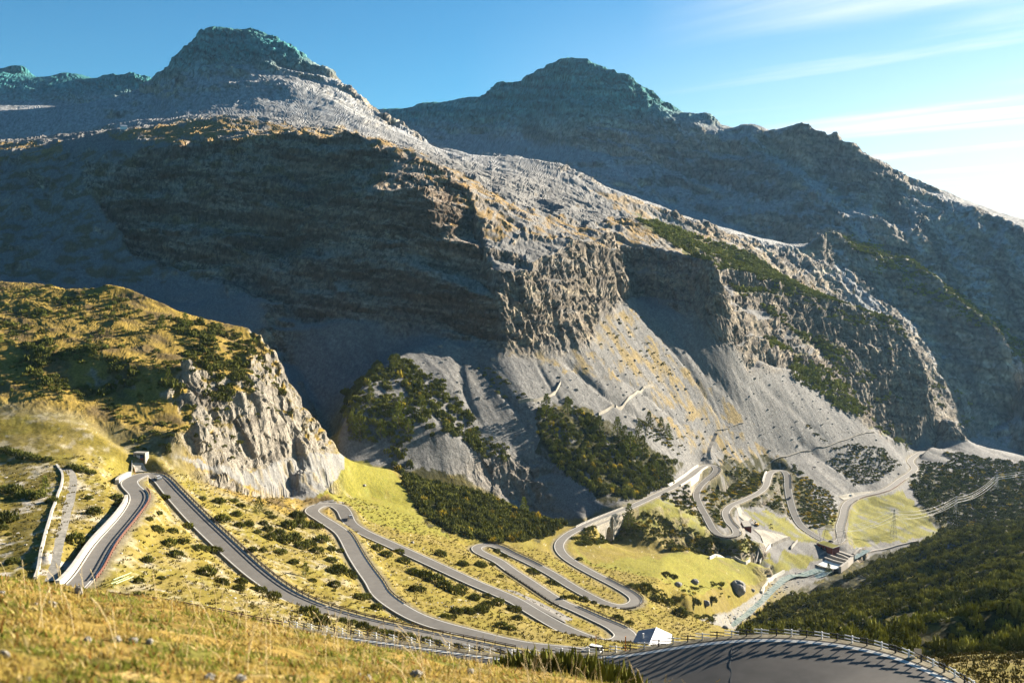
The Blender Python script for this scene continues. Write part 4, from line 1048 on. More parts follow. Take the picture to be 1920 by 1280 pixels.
# white and black fence beside the nearest road
def panel(mat):
    m = MB(); m.box((0, 0, .35), (.16, .16, 1.5))
    for z in (.55, .98): m.box((0, .10, z), (1.94, .06, .12))
    return m
fp = off(ridx(1745, 1335), ridx(505, 1188), 1, .9)
s_ = np.r_[0, np.cumsum(np.linalg.norm(np.diff(fp[:, :2], axis=0), axis=1))]
root = empty('roadside_fence', fp[0])
pmw = pmb = None; FENCE_X = []
for k, t in enumerate(np.arange(0, s_[-1], 1.95)):
    p = np.array([np.interp(t, s_, fp[:, j]) for j in range(3)]); p2 = np.array([np.interp(t + .8, s_, fp[:, j]) for j in range(3)])
    yaw = math.atan2(p2[1] - p[1], p2[0] - p[0])
    if k % 2 == 0:
        if pmw is None: pmw = panel(0).build('white_panel', M['white_rail'], root); o = pmw
        else: o = place(pmw.data, 'white_panel', (0, 0, 0), parent=root)
    else:
        if pmb is None: pmb = panel(0).build('black_panel', M['black_rail'], root); o = pmb
        else: o = place(pmb.data, 'black_panel', (0, 0, 0), parent=root)
    o.location = p - fp[0]; o.rotation_euler = (0, 0, yaw)
tag(root, 'roadside fence of alternating white and black panels by the nearest road', 'fence')
kb = MB().sweep(off(ridx(1745, 1335), ridx(505, 1188), 1, .3), [(-.1, -2.5), (1.1, -2.5), (1.1, .12), (-.1, .12)]).build('kerb', M['verge']); struct(kb, 'concrete kerb under the white and black fence')
P = off(ridx(1745, 1335), ridx(505, 1188), 1, -.95, dz=.135); Q = off(ridx(1745, 1335), ridx(505, 1188), 1, -.60, dz=.135)
struct(strip('edge_line', P, Q, M['line']), 'broad white line on the nearest road')

# ------------------------------------------------------------------ plants: prototypes as vertex/triangle arrays
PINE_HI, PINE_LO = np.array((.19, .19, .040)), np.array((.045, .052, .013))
def shoot_cloud(n, seed, shape='dome', spread=1.0, ln=(.22, .4), rad=(.05, .09), up=0.7):
    """spindle-shaped shoots filling a dome or cone of unit size; returns verts, tris, shade 0..1"""
    r = np.random.default_rng(seed); V = []; F = []; T = []
    lob = r.normal(size=(7, 3)); lob[:, 2] = np.abs(lob[:, 2]) * .5; lob = lob / np.linalg.norm(lob, axis=1)[:, None]
    for k in range(n):
        if shape == 'dome':
            d = r.normal(size=3); d[2] = abs(d[2]) * .9; d /= np.linalg.norm(d)
            q = .78 + .30 * max(0, np.max(lob @ d) - .55) / .45 - .18 * r.random() ** .5 * (r.random() < .6)
            rr = q * (.55 + .45 * r.random() ** .4)
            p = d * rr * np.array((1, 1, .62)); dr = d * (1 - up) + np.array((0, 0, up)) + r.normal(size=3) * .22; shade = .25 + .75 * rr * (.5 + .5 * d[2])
        else:
            h = r.random() ** 1.15; a = r.random() * 6.283; R = (1 - h) ** .85 * .30 * (.75 + .45 * math.sin(a * 3 + h * 17)) + .015; q = .35 + .65 * r.random() ** .5
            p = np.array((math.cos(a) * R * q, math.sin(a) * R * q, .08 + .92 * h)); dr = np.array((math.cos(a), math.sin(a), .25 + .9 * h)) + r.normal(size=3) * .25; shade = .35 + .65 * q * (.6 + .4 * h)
        dr = dr / np.linalg.norm(dr); L = r.uniform(*ln); w = r.uniform(*rad)
        e = np.cross(dr, r.normal(size=3)); e /= np.linalg.norm(e); g = np.cross(dr, e); b = len(V)
        m = p + dr * L * .35
        V += [p, m + e * w, m - .5 * e * w + .87 * g * w, m - .5 * e * w - .87 * g * w, p + dr * L]
        F += [(b, b + 2, b + 1), (b, b + 3, b + 2), (b, b + 1, b + 3), (b + 4, b + 1, b + 2), (b + 4, b + 2, b + 3), (b + 4, b + 3, b + 1)]
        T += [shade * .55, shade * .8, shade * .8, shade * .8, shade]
    return np.array(V), np.array(F), np.array(T)

def plant_mesh(name, proto, lo, hi, mat):
    Vp, Fp, Tp = proto
    me = mesh_from(name, Vp, Fp, mat)
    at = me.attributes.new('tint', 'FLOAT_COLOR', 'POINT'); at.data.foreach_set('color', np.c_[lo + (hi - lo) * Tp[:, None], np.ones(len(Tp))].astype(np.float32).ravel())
    return me

def merged(name, protos, P, S, tint, mat, lo, hi, seed=1):
    """many plants as one mesh: positions P, sizes S (x,y,z), per-plant colour factor"""
    r = np.random.default_rng(seed); which = r.integers(0, len(protos), len(P)); yaw = r.random(len(P)) * 6.283
    Vs, Fs, Cs = [], [], []; base = 0
    for k, (Vp, Fp, Tp) in enumerate(protos):
        m = np.where(which == k)[0]
        if not len(m): continue
        c, s_ = np.cos(yaw[m])[:, None], np.sin(yaw[m])[:, None]
        x = (Vp[None, :, 0] * c - Vp[None, :, 1] * s_) * S[m, 0:1]; y = (Vp[None, :, 0] * s_ + Vp[None, :, 1] * c) * S[m, 1:2]; z = Vp[None, :, 2] * S[m, 2:3]
        V_ = np.stack([x, y, z], -1) + P[m][:, None, :]
        Vs.append(V_.reshape(-1, 3)); F_ = Fp[None] + (np.arange(len(m)) * len(Vp))[:, None, None] + base; Fs.append(F_.reshape(-1, 3)); base += len(m) * len(Vp)
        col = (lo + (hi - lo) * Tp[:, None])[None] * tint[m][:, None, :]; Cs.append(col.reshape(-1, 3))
    V_, F_, C_ = np.vstack(Vs), np.vstack(Fs), np.vstack(Cs)
    me = mesh_from(name, V_, F_, mat)
    at = me.attributes.new('tint', 'FLOAT_COLOR', 'POINT'); at.data.foreach_set('color', np.c_[C_, np.ones(len(C_))].astype(np.float32).ravel())
    o = bpy.data.objects.new(name, me); COL.objects.link(o); return o

def scatter(polys, spacing, seed, dens=1.0, wob=6, slope_max=1.3, clump=0.0, cl=22.0):
    """jittered ground points inside zones drawn on the photo"""
    r = np.random.default_rng(seed); out = []
    for poly, d0, d1 in polys:
        xs = [p[0] for p in poly]; u0_, _ = ray(min(xs) - 20, 640); u1_, _ = ray(max(xs) + 20, 640)
        y = np.arange(d0, d1, spacing); X0, X1 = min(u0_ * d0, u0_ * d1), max(u1_ * d1, u1_ * d0)
        x = np.arange(X0, X1, spacing); X, Y = np.meshgrid(x, y); X = X + r.uniform(-.5, .5, X.shape) * spacing; Y = Y + r.uniform(-.5, .5, X.shape) * spacing
        X, Y = X.ravel(), Y.ravel(); m = (X / Y > max(u0_, FU0)) & (X / Y < min(u1_, FU1)); X, Y = X[m], Y[m]
        Z = height(X, Y); px, py = project(X, Y, Z); q = zone(px, py, Y, [(poly, d0, d1)], wob, seed)
        q &= r.random(len(X)) < dens
        if clump: q &= fbm2(X / cl, Y / cl, 3, seed + 5) > clump - .5
        e = 2.0; sl = np.hypot(height(X + e, Y) - Z, height(X, Y + e) - Z) / e; q &= sl < slope_max
        out.append(np.stack([X, Y, Z], -1)[q])
    P = np.vstack(out)
    fi = (P[:, 0] / P[:, 1] - FU0) / (FU1 - FU0) * (NFU - 1); fj = (np.log(P[:, 1]) - W0) / (W1 - W0) * (NFW - 1)
    rd = bil(np.minimum(RD, 60) - RWD / 2, fi, fj)
    return P[rd > 2.2]

PINES = [shoot_cloud(330, 10 + k, ln=(.20, .36), rad=(.045, .075)) for k in range(6)]
PINES_MID = [shoot_cloud(70, 30 + k, ln=(.3, .5), rad=(.09, .15)) for k in range(6)]
PINES_FAR = [shoot_cloud(26, 50 + k, ln=(.45, .7), rad=(.16, .26)) for k in range(5)]
LARCH = [shoot_cloud(420, 70 + k, 'cone', ln=(.06, .12), rad=(.012, .022)) for k in range(4)]
def stuff_plants(name, label, P, size, seed, protos, lo=PINE_LO, hi=PINE_HI, yellow=0.0, zs=1.0):
    r = np.random.default_rng(seed); n = len(P); s_ = size[0] + (size[1] - size[0]) * r.random(n) ** 1.5
    S = np.stack([s_, s_ * r.uniform(.8, 1.2, n), s_ * zs * r.uniform(.7, 1.35, n)], -1)
    t = np.ones((n, 3)) * r.uniform(.65, 1.4, n)[:, None]
    yl = r.random(n) < yellow; t[yl] *= np.array((3.0, 2.3, 1.4))
    P = P.copy(); P[:, 2] -= .12 * S[:, 2]
    o = merged(name, protos, P, S, t, M['needles'], lo, hi, seed); o['kind'] = 'stuff'; o['label'] = label; print(name, n); return o

Q = scatter([([(1370,1232),(1392,1180),(1425,1150),(1490,1112),(1600,1080),(1650,1050),(1760,1003),(1850,985),(1935,930),(1935,1215),(1840,1232),(1720,1222),(1700,1232)], 235, 1000)], 3.6, 501, .84, 3)
Q = Q[~zone(*project(Q[:, 0], Q[:, 1], Q[:, 2]), Q[:, 1], [([(1470,1085),(1530,1088),(1610,1082),(1640,1092),(1580,1110),(1490,1115)], 500, 1000)], 3, 77)]
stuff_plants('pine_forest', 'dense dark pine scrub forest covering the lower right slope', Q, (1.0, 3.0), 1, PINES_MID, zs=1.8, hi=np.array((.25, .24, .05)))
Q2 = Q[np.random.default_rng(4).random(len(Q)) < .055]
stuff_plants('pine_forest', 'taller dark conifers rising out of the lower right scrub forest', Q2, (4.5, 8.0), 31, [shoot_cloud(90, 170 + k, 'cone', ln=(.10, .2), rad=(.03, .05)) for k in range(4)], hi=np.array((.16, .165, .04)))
stuff_plants('pine_forest', 'green pine scrub beyond the pylon meadow on the right', scatter([([(1700,905),(1730,870),(1790,860),(1935,920),(1935,985),(1770,1000),(1740,960)], 900, 1400), ([(1745,845),(1935,870),(1935,925),(1790,862)], 1100, 1700)], 5.0, 503, .8, 5), (2.0, 3.6), 2, PINES_FAR, yellow=.05)
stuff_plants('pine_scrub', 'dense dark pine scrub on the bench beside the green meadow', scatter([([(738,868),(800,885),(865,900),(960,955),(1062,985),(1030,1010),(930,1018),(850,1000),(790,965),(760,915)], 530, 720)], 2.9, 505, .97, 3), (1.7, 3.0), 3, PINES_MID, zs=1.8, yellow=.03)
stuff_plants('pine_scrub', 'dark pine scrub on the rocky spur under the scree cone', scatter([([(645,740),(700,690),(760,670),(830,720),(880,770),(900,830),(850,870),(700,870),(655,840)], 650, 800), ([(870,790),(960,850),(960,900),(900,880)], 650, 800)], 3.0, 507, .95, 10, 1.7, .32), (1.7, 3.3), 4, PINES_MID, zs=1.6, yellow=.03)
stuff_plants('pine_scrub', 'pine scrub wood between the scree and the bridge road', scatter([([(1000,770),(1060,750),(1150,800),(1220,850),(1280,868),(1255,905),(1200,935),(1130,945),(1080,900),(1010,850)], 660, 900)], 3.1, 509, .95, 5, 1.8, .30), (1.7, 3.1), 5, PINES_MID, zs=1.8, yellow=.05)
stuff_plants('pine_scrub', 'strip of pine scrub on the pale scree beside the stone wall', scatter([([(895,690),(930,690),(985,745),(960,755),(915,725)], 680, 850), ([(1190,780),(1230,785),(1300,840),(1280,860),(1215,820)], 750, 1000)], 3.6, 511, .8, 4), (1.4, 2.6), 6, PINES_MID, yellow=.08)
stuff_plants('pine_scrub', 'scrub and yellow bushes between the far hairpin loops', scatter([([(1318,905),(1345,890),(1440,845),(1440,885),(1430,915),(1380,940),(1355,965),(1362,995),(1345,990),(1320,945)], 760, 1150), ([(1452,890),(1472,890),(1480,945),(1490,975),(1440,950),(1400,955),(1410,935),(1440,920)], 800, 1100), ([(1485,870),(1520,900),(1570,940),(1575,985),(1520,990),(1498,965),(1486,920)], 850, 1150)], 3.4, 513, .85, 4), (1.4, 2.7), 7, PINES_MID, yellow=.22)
stuff_plants('pine_scrub', 'pine scrub patches on the grey scree above the far road', scatter([([(1430,775),(1450,765),(1520,800),(1560,825),(1540,832),(1480,805)], 950, 1300), ([(1540,850),(1600,830),(1650,840),(1690,870),(1640,905),(1600,910)], 950, 1350), ([(1365,800),(1420,820),(1440,840),(1400,845)], 900, 1200), ([(1560,700),(1600,740),(1700,800),(1740,835),(1700,835),(1640,790),(1580,740)], 1100, 1500)], 4.2, 515, .9, 4), (1.6, 3.0), 8, PINES_FAR, yellow=.12)
stuff_plants('pine_scrub', 'bushes on the bank below the bridge and green hump', scatter([([(1065,1000),(1120,985),(1175,975),(1200,960),(1230,960),(1330,1010),(1380,1030),(1370,1045),(1250,1030),(1180,1010),(1120,1020),(1085,1030)], 590, 800), ([(1285,1000),(1350,1012),(1400,1008),(1425,1030),(1400,1045),(1330,1040)], 640, 800), ([(1225,925),(1250,910),(1295,905),(1310,950),(1330,980),(1330,995),(1290,960)], 680, 900)], 3.0, 517, .8, 4, 3.0), (1.5, 2.9), 9, PINES_MID, yellow=.12)
stuff_plants('pine_scrub', 'low bushes along the stream bank and its boulders', scatter([([(1215,1105),(1280,1100),(1350,1090),(1400,1110),(1345,1160),(1300,1190),(1270,1150)], 480, 700), ([(1085,1075),(1130,1085),(1180,1105),(1210,1105),(1215,1120),(1160,1105)], 480, 620)], 3.4, 519, .6, 4, 1.5, .45, 14), (1.2, 2.4), 10, PINES_MID, yellow=.12)
stuff_plants('pine_scrub', 'dark scrub clumps over the top of the rocky knoll', scatter([([(40,640),(110,628),(240,680),(275,722),(200,742),(60,728)], 430, 620), ([(330,600),(450,612),(505,690),(480,765),(385,752),(345,700)], 430, 640), ([(240,692),(335,702),(335,742),(240,722)], 420, 600), ([(480,690),(530,740),(545,775),(490,745)], 430, 640)], 2.9, 521, .9, 8, 1.6, .44, 16), (1.3, 2.9), 11, PINES_MID, zs=1.4)
stuff_plants('pine_scrub', 'scattered low shrubs over the golden knoll', scatter([([(-60,535),(200,530),(340,590),(520,690),(540,800),(380,770),(200,760),(-60,740)], 420, 680)], 4.2, 523, .7, 8, 1.4, .46, 24), (.7, 2.0), 12, PINES_MID, zs=1.4)
stuff_plants('mountain_scrub', 'green scrub bands on the right hand mountain ribs', scatter([([(1190,405),(1260,428),(1420,482),(1560,562),(1690,597),(1720,640),(1660,625),(1540,600),(1470,575),(1360,520),(1250,450)], 1080, 1600), ([(1340,470),(1420,560),(1590,660),(1600,700),(1480,620),(1370,540)], 1080, 1560), ([(1480,600),(1640,700),(1760,800),(1700,795),(1560,690)], 1080, 1560), ([(1430,640),(1520,690),(1620,770),(1600,780),(1500,720)], 1080, 1500)], 5.2, 525, .95, 6, 1.7, .10, 60), (2.6, 4.8), 13, PINES_FAR, lo=PINE_LO * 1.3, hi=PINE_HI * 1.5, zs=1.2)
stuff_plants('mountain_scrub', 'scrub on the lower rib and the far dark valley side', scatter([([(1420,620),(1560,700),(1740,830),(1690,830),(1560,760)], 1120, 1500), ([(1560,435),(1700,478),(1860,592),(1930,650),(1930,690),(1800,600),(1650,520)], 1550, 2000), ([(1650,640),(1740,700),(1860,790),(1800,800),(1700,730)], 1250, 1700)], 6.5, 527, .9, 6, 1.7, .15, 60), (3.0, 5.6), 14, PINES_FAR, lo=PINE_LO * 1.3, hi=PINE_HI * 1.4, zs=1.2)
stuff_plants('pine_scrub', 'small shrubs dotted over the ochre strips of the scree', scatter([([(1240,690),(1290,700),(1370,790),(1330,800),(1270,750)], 800, 1250), ([(1110,600),(1185,575),(1260,680),(1240,740),(1130,660)], 800, 1250), ([(1180,770),(1330,830),(1320,860),(1200,810)], 750, 1100), ([(1370,800),(1450,850),(1400,900),(1350,850)], 850, 1150)], 5.0, 551, .55, 5, 1.5, .45, 30), (.7, 2.0), 41, PINES_FAR, yellow=.2)
stuff_plants('pine_scrub', 'bushes hanging on the steep bank under the far loop', scatter([([(1285,1005),(1350,1010),(1400,1006),(1425,1030),(1400,1045),(1330,1042)], 640, 800)], 1.5, 553, .75, 3, 6.0), (1.2, 2.4), 43, PINES_MID, yellow=.1)
stuff_plants('pine_scrub', 'shrubs clinging to ledges of the knoll cliff', scatter([([(190,765),(340,722),(400,760),(520,760),(548,830),(420,862),(250,848)], 400, 640)], 2.4, 557, .45, 5, 5.0, .42, 9), (.7, 1.9), 45, PINES_MID, zs=1.2)
# grass tufts and dwarf heath that roughen the turf
TUFT = [shoot_cloud(9, 90 + k, ln=(.5, .9), rad=(.12, .25), up=.85) for k in range(4)]
Q = scatter([([(-40,880),(120,850),(300,870),(560,940),(660,930),(900,1010),(1060,1040),(1300,1100),(1400,1100),(1330,1180),(1180,1230),(900,1240),(480,1175),(100,1130),(-40,1100)], 200, 700)], 2.6, 531, .75, 2)
stuff_plants('grass_tufts', 'tufts of straw coloured grass and heath on the valley slopes', np.vstack([Q, scatter([([(1715,1232),(1760,1222),(1940,1215),(1940,1290),(1725,1290)], 110, 260)], 1.3, 533, .8, 2)]), (.35, .9), 15, TUFT, lo=np.array((.10, .085, .02)), hi=np.array((.19, .15, .04)))
rr = np.random.default_rng(5)
def rock_proto(seed, n=1):
    r = np.random.default_rng(seed); v = np.array([(-1, -1, -1), (1, -1, -1), (1, 1, -1), (-1, 1, -1), (-1, -1, 1), (1, -1, 1), (1, 1, 1), (-1, 1, 1)], float) * .55 + r.normal(size=(8, 3)) * .18
    f = np.array([(0, 2, 1), (0, 3, 2), (4, 5, 6), (4, 6, 7), (0, 1, 5), (0, 5, 4), (1, 2, 6), (1, 6, 5), (2, 3, 7), (2, 7, 6), (3, 0, 4), (3, 4, 7)])
    return v, f, r.uniform(.6, 1, 8)
STONES = [rock_proto(k) for k in range(6)]
def stones(name, label, P, size, seed, lo, hi):
    r = np.random.default_rng(seed); n = len(P); s_ = size[0] + (size[1] - size[0]) * r.random(n) ** 3; S = np.stack([s_, s_ * r.uniform(.6, 1.3, n), s_ * r.uniform(.4, .9, n)], -1)
    o = merged(name, STONES, P, S, np.ones((n, 3)) * r.uniform(.75, 1.2, n)[:, None], M['stone_tint'], np.array(lo), np.array(hi), seed); o['kind'] = 'stuff'; o['label'] = label; return o
def tint_mat(name):
    m, nt, b = node_mat(name, 1, .05); at = nt.nodes.new('ShaderNodeAttribute'); at.attribute_name = 'tint'
    nt.links.new(mulmix(nt, at.outputs['Color'], noise_node(nt, 1.5).outputs['Fac'], .75, 1.25), b.inputs['Base Color']); return m
M['stone_tint'] = tint_mat('loose_stone')
stones('loose_stones', 'pale stones strewn over the turf between the hairpins', scatter([([(-40,880),(120,850),(300,870),(560,940),(700,980),(900,1080),(900,1230),(480,1175),(100,1130),(-40,1100)], 200, 600)], 3.2, 541, .7, 2, 3, .4, 25), (.12, .6), 21, (.28, .26, .22), (.46, .42, .36))
stones('loose_stones', 'broken rock scattered over the grey scree fans', scatter([([(640,760),(720,690),(830,640),(945,664),(1110,652),(1185,560),(1370,642),(1640,812),(1700,900),(1480,880),(1300,880),(1100,880),(900,850)], 660, 1400)], 7.0, 543, .6, 4, 3), (.5, 2.6), 22, (.13, .125, .118), (.26, .25, .23))
stones('loose_stones', 'boulders in the stream bed', scatter([([(1360,1150),(1400,1135),(1440,1095),(1500,1070),(1520,1085),(1450,1120),(1400,1165),(1345,1200),(1330,1190)], 520, 860)], 3.0, 545, .75, 3, 3), (.5, 1.9), 23, (.17, .17, .16), (.36, .35, .33))

# ------------------------------------------------------------------ single shrubs: photo position of the foot and width in photo pixels
def zc(ox, oy, k, L): return [(ox + x / k, oy + y / k, w / k) for x, y, w in L]
SHRUBS = zc(0, 820, 4, [(40,110,90),(110,125,100),(180,150,110),(250,165,90),(355,175,80),(540,235,90),(600,255,110),(680,272,80),(30,410,120),(110,415,120),(190,445,130),(270,450,130),(65,465,60),(390,488,90),
 (665,460,60),(870,465,100),(890,512,80),(700,572,100),(40,630,160),(18,690,80),(60,733,50),(550,790,140),(615,800,70),(95,938,100),(1240,460,70),(1190,575,60),(1120,620,60),(1160,690,90),(1195,710,80),(1290,712,80),(1405,678,90),(1265,808,120),(1370,793,80),(1320,893,110),(1100,936,100),(1480,838,100),(1540,845,80),(1610,858,110),(1210,1060,60),(1040,1088,80),(1545,1030,150),(1660,1085,90),(1690,1102,60),(1780,1140,90),(1815,1095,80),(1900,1138,60),(1515,468,60),(1640,490,90),(1750,482,70),(1800,522,70),(1660,632,110),(1770,588,80),(1790,668,70),(1860,663,80),(1890,850,70),(1840,778,34),(1035,1205,110)]) \
 + zc(440, 860, 4, [(45,508,60),(105,502,70),(215,495,70),(280,448,60),(250,415,60),(170,558,60),(250,540,80),(265,600,90),(335,570,90),(370,630,130),(440,610,120),(400,520,120),(490,510,120),(470,450,110),(580,515,100),(635,520,70),(345,708,90),(210,695,60),(125,692,60),(500,672,110),(560,650,100),(650,620,110),(610,698,100),(720,688,70),(790,698,60),(440,786,70),(720,770,90),(770,850,130),(840,870,120),(730,850,90),(890,896,60),(585,918,60),(745,956,90),(740,992,36),(940,1052,110),(990,1045,80),(1060,1128,90),(1060,680,90),(1115,650,80),(1130,728,100),(1225,710,90),(1300,738,80),(1260,780,100),(1345,988,80),(1390,985,70),(1340,865,110),(1420,888,120),(1500,928,130),(1570,970,120),(1640,1008,110),(1450,808,90),(1715,918,70),(1690,988,100),(1800,966,90),(1540,728,90),(1700,798,80),(1840,808,70),(1790,1056,80),(1660,1156,100),(1740,1156,100),(1830,1146,110),(1575,1196,90),(1640,1188,60),(1890,1108,100),(195,998,90),(290,1046,110),(40,985,70),(40,930,80),(540,1168,170),(660,1236,120),(480,640,60)]) \
 + zc(480, 1040, 4, [(645,505,80),(720,525,90),(800,552,100),(880,578,90),(945,598,90),(1010,608,90),(1080,618,90),(1150,636,100),(1280,648,80),(1350,666,80),(1640,695,90),(1500,690,70)]) \
 + zc(860, 860, 4, [(30,925,80),(20,1015,60),(120,1048,80),(210,1038,70),(290,1088,100),(410,1138,110),(60,1158,110),(170,1138,110),(440,1208,80),(320,1265,110),(380,1280,90),(40,797,70),(165,805,90),(245,798,50),(315,886,50),(545,855,80),(590,864,44),(690,938,70),(740,950,46),(285,700,60),(335,735,60),(785,1048,56),(850,1048,70),(935,1068,80),(1010,1086,46),(1070,1114,46),(1110,1116,44),(1220,955,90),(1300,968,90),(1390,978,110),(1550,876,70),(1610,894,60),(1480,1066,110),(1570,1086,100),(1660,1176,120),(1620,1066,80),(1770,1086,90),(1900,1066,80),(905,755,46),(1190,1206,80),(1280,1236,60)])
SHRUBS += [(1798,1226,34),(1842,1222,28),(1900,1216,44),(1872,1224,24),(1768,1232,20),(1935,1222,36)]
PATCH = [([(1740,1180),(1960,1180),(1960,1260),(1740,1260)], 'on the grassy bank at the right frame edge'),
 ([(-50,800),(215,840),(250,905),(130,1120),(-50,1110)], 'on the stony slope left of the walled road'),
 ([(210,905),(300,890),(640,1165),(560,1190),(130,1120)], 'between the two arms of the top hairpin'),
 ([(300,880),(560,930),(600,950),(700,1100),(930,1215),(620,1150)], 'on the meadow above the long dark rail'),
 ([(560,1125),(1000,1215),(990,1260),(560,1230)], 'beside the lowest railed road near the fence'),
 ([(600,950),(660,960),(1000,1120),(1130,1190),(960,1215),(760,1150)], 'inside the second hairpin'),
 ([(640,930),(900,1000),(1110,1150),(1080,1180),(700,1010)], 'on the strip above the second hairpin road'),
 ([(880,1000),(1230,1140),(1150,1170),(890,1040)], 'inside the narrow third hairpin'), ]
meshes = [plant_mesh('dwarf_pine', p, PINE_LO, PINE_HI, M['needles']) for p in PINES]
recs = []
for px, py, w in SHRUBS:
    p = hit(px, py, 60)
    d = np.min(np.hypot(road[:, 0] - p[0], road[:, 1] - p[1]) - road[:, 3] / 2)
    sz = w / FPX * p[1] * .5
    if d < .3: continue
    where = 'on the rough pasture by the stream'
    for poly, t in PATCH:
        if in_poly(np.array([px]), np.array([py]), poly)[0]: where = t; break
    cls = 'tiny' if sz < 1.2 else 'small' if sz < 1.9 else 'medium' if sz < 2.8 else 'large'
    recs.append((px, py, p, sz, where, cls))
ORD = ['first', 'second', 'third', 'fourth', 'fifth', 'sixth', 'seventh', 'eighth', 'ninth', 'tenth', 'eleventh', 'twelfth', 'thirteenth', 'fourteenth', 'fifteenth', 'sixteenth', 'seventeenth', 'eighteenth', 'nineteenth', 'twentieth', 'twenty first', 'twenty second', 'twenty third', 'twenty fourth', 'twenty fifth', 'twenty sixth', 'twenty seventh', 'twenty eighth']
def ranked(recs, noun, key=lambda r: (r[4], r[5])):
    groups = {}
    for r in sorted(recs, key=lambda r: r[0]): groups.setdefault(key(r), []).append(r)
    for (where, cls), L in groups.items():
        for k, r in enumerate(L):
            if len(L) == 1: lab = f'only {cls} {noun} {where}'
            elif k == 0: lab = f'leftmost {cls} {noun} {where}'
            elif k == len(L) - 1: lab = f'rightmost {cls} {noun} {where}'
            else: lab = f'{ORD[k]} {cls} {noun} from the left {where}'
            yield r, lab
rr = np.random.default_rng(11)
for r, lab in ranked(recs, 'dwarf pine'):
    p, sz = r[2], r[3]
    o = place(meshes[rr.integers(0, len(meshes))], 'dwarf_pine', (p[0], p[1], p[2] - .1 * sz), rr.random() * 6.28, (sz * 1.15, sz * 1.15, sz * rr.uniform(1.25, 1.75)))
    tag(o, lab, 'shrub', 'dwarf pines dotted over the meadows between the hairpins')

# larches and young conifers: foot position and height in photo pixels
L_LO, L_HI = np.array((.10, .115, .02)), np.array((.25, .27, .05))
TREES = zc(640, 430, 2.977, [(165,985,95),(335,1030,100),(320,1112,120),(450,1035,95),(105,1185,140),(220,1172,95),(375,1150,80),(760,1212,55),(1145,1062,120),(1262,1034,85),(1540,1172,105),(1440,1152,95),(1612,1272,120),(1682,1262,95),(1662,1142,65),(1716,1112,80),(1784,1136,75),(1822,1172,75),(1580,1200,90),(60,1100,70),(1650,1215,80)]) \
 + zc(860, 860, 4, [(490,415,110),(1275,530,165),(1485,140,100),(1400,152,90),(1545,152,100),(1592,162,90),(750,522,56)]) \
 + zc(1280, 780, 4, [(410,482,84),(318,360,60),(1092,1186,72),(1500,330,60),(1870,660,80)]) + [(86,927,30),(304,619,24),(348,619,27),(316,716,23),(486,963,28),(573,1082,24),(1565,554,9),(1700,846,12),(1600,552,9)]
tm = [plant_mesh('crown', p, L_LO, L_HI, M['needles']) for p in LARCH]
trunk = MB(); trunk.tube((0, 0, -.06), (0, 0, .5), .022, .014, 6); trunk.tube((0, 0, .5), (0, 0, .97), .014, .003, 5)
for k in range(9): trunk.tube((0, 0, .15 + .08 * k), (math.cos(k * 2.4) * .2 * (1 - k / 11), math.sin(k * 2.4) * .2 * (1 - k / 11), .2 + .08 * k), .005, .002, 4)
trunk_me = None; recs = []
TP = [([(640,640),(900,640),(900,880),(640,880)], 'on the dark scrub spur under the cliffs'), ([(980,740),(1290,740),(1290,905),(980,905)], 'in the scrub wood above the bridge road'),
      ([(200,560),(420,560),(420,760),(200,760)], 'on top of the rocky knoll'), ([(-10,860),(600,860),(600,1100),(-10,1100)], 'on the meadow beside the upper hairpins'),
      ([(900,905),(1200,905),(1200,1010),(900,1010)], 'near the arched bridge'), ([(1340,820),(1800,820),(1800,960),(1340,960)], 'along the far hairpin loops'), ([(1500,1000),(1620,1000),(1620,1100),(1500,1100)], 'beside the weir pool')]
for px, py, h in TREES:
    p = hit(px, py, 60); where = 'high on the right hand mountain rib'
    for poly, t in TP:
        if in_poly(np.array([px]), np.array([py]), poly)[0]: where = t; break
    H_ = 1.2 * h / FPX * p[1]; recs.append((px, py, p, H_, where, 'short' if H_ < 7.5 else 'tall' if H_ < 13 else 'towering'))
for r, lab in ranked(recs, 'pale green larch'):
    p, H_ = r[2], r[3]; root = empty('larch_tree', p, rr.random() * 6.28)
    place(tm[rr.integers(0, 4)], 'crown', (0, 0, 0), 0, (H_ * 1.1, H_ * 1.1, H_), root)
    if trunk_me is None: t_ = trunk.build('trunk', M['bark'], root); trunk_me = t_.data
    else: t_ = place(trunk_me, 'trunk', (0, 0, 0), 0, (1, 1, 1), root)
    t_.scale = (H_, H_, H_)
    tag(root, lab, 'tree', 'pale green larches among the dark scrub')
# bushy pines between the grass and the nearest road
NB = [(968,1252,34),(990,1246,38),(1015,1256,34),(1036,1250,40),(1058,1246,44),(1082,1244,40),(1100,1252,36),(1120,1262,36),(1140,1268,34),(1160,1276,32),(1010,1270,38),(1050,1272,42),(1090,1276,40),(1130,1284,38),(975,1268,30)]
for k, (px, py, w) in enumerate(NB):
    d = 36.0 + 4 * (k % 3); q = unproject(px, py - 34, d); p = np.array([q[0], q[1], height(q[0], q[1])])
    sz = w / FPX * d * 2.1; o = place(meshes[k % 6], 'dwarf_pine', (p[0], p[1], p[2] - .15), rr.random() * 6.28, (sz, sz, max(.8, (q[2] - p[2] + .15) / .88)))
    tag(o, f'sunlit pine bush in front of the nearest road, {ORD[k]} along the clump', 'shrub', 'pine bushes between the grass brow and the nearest road')

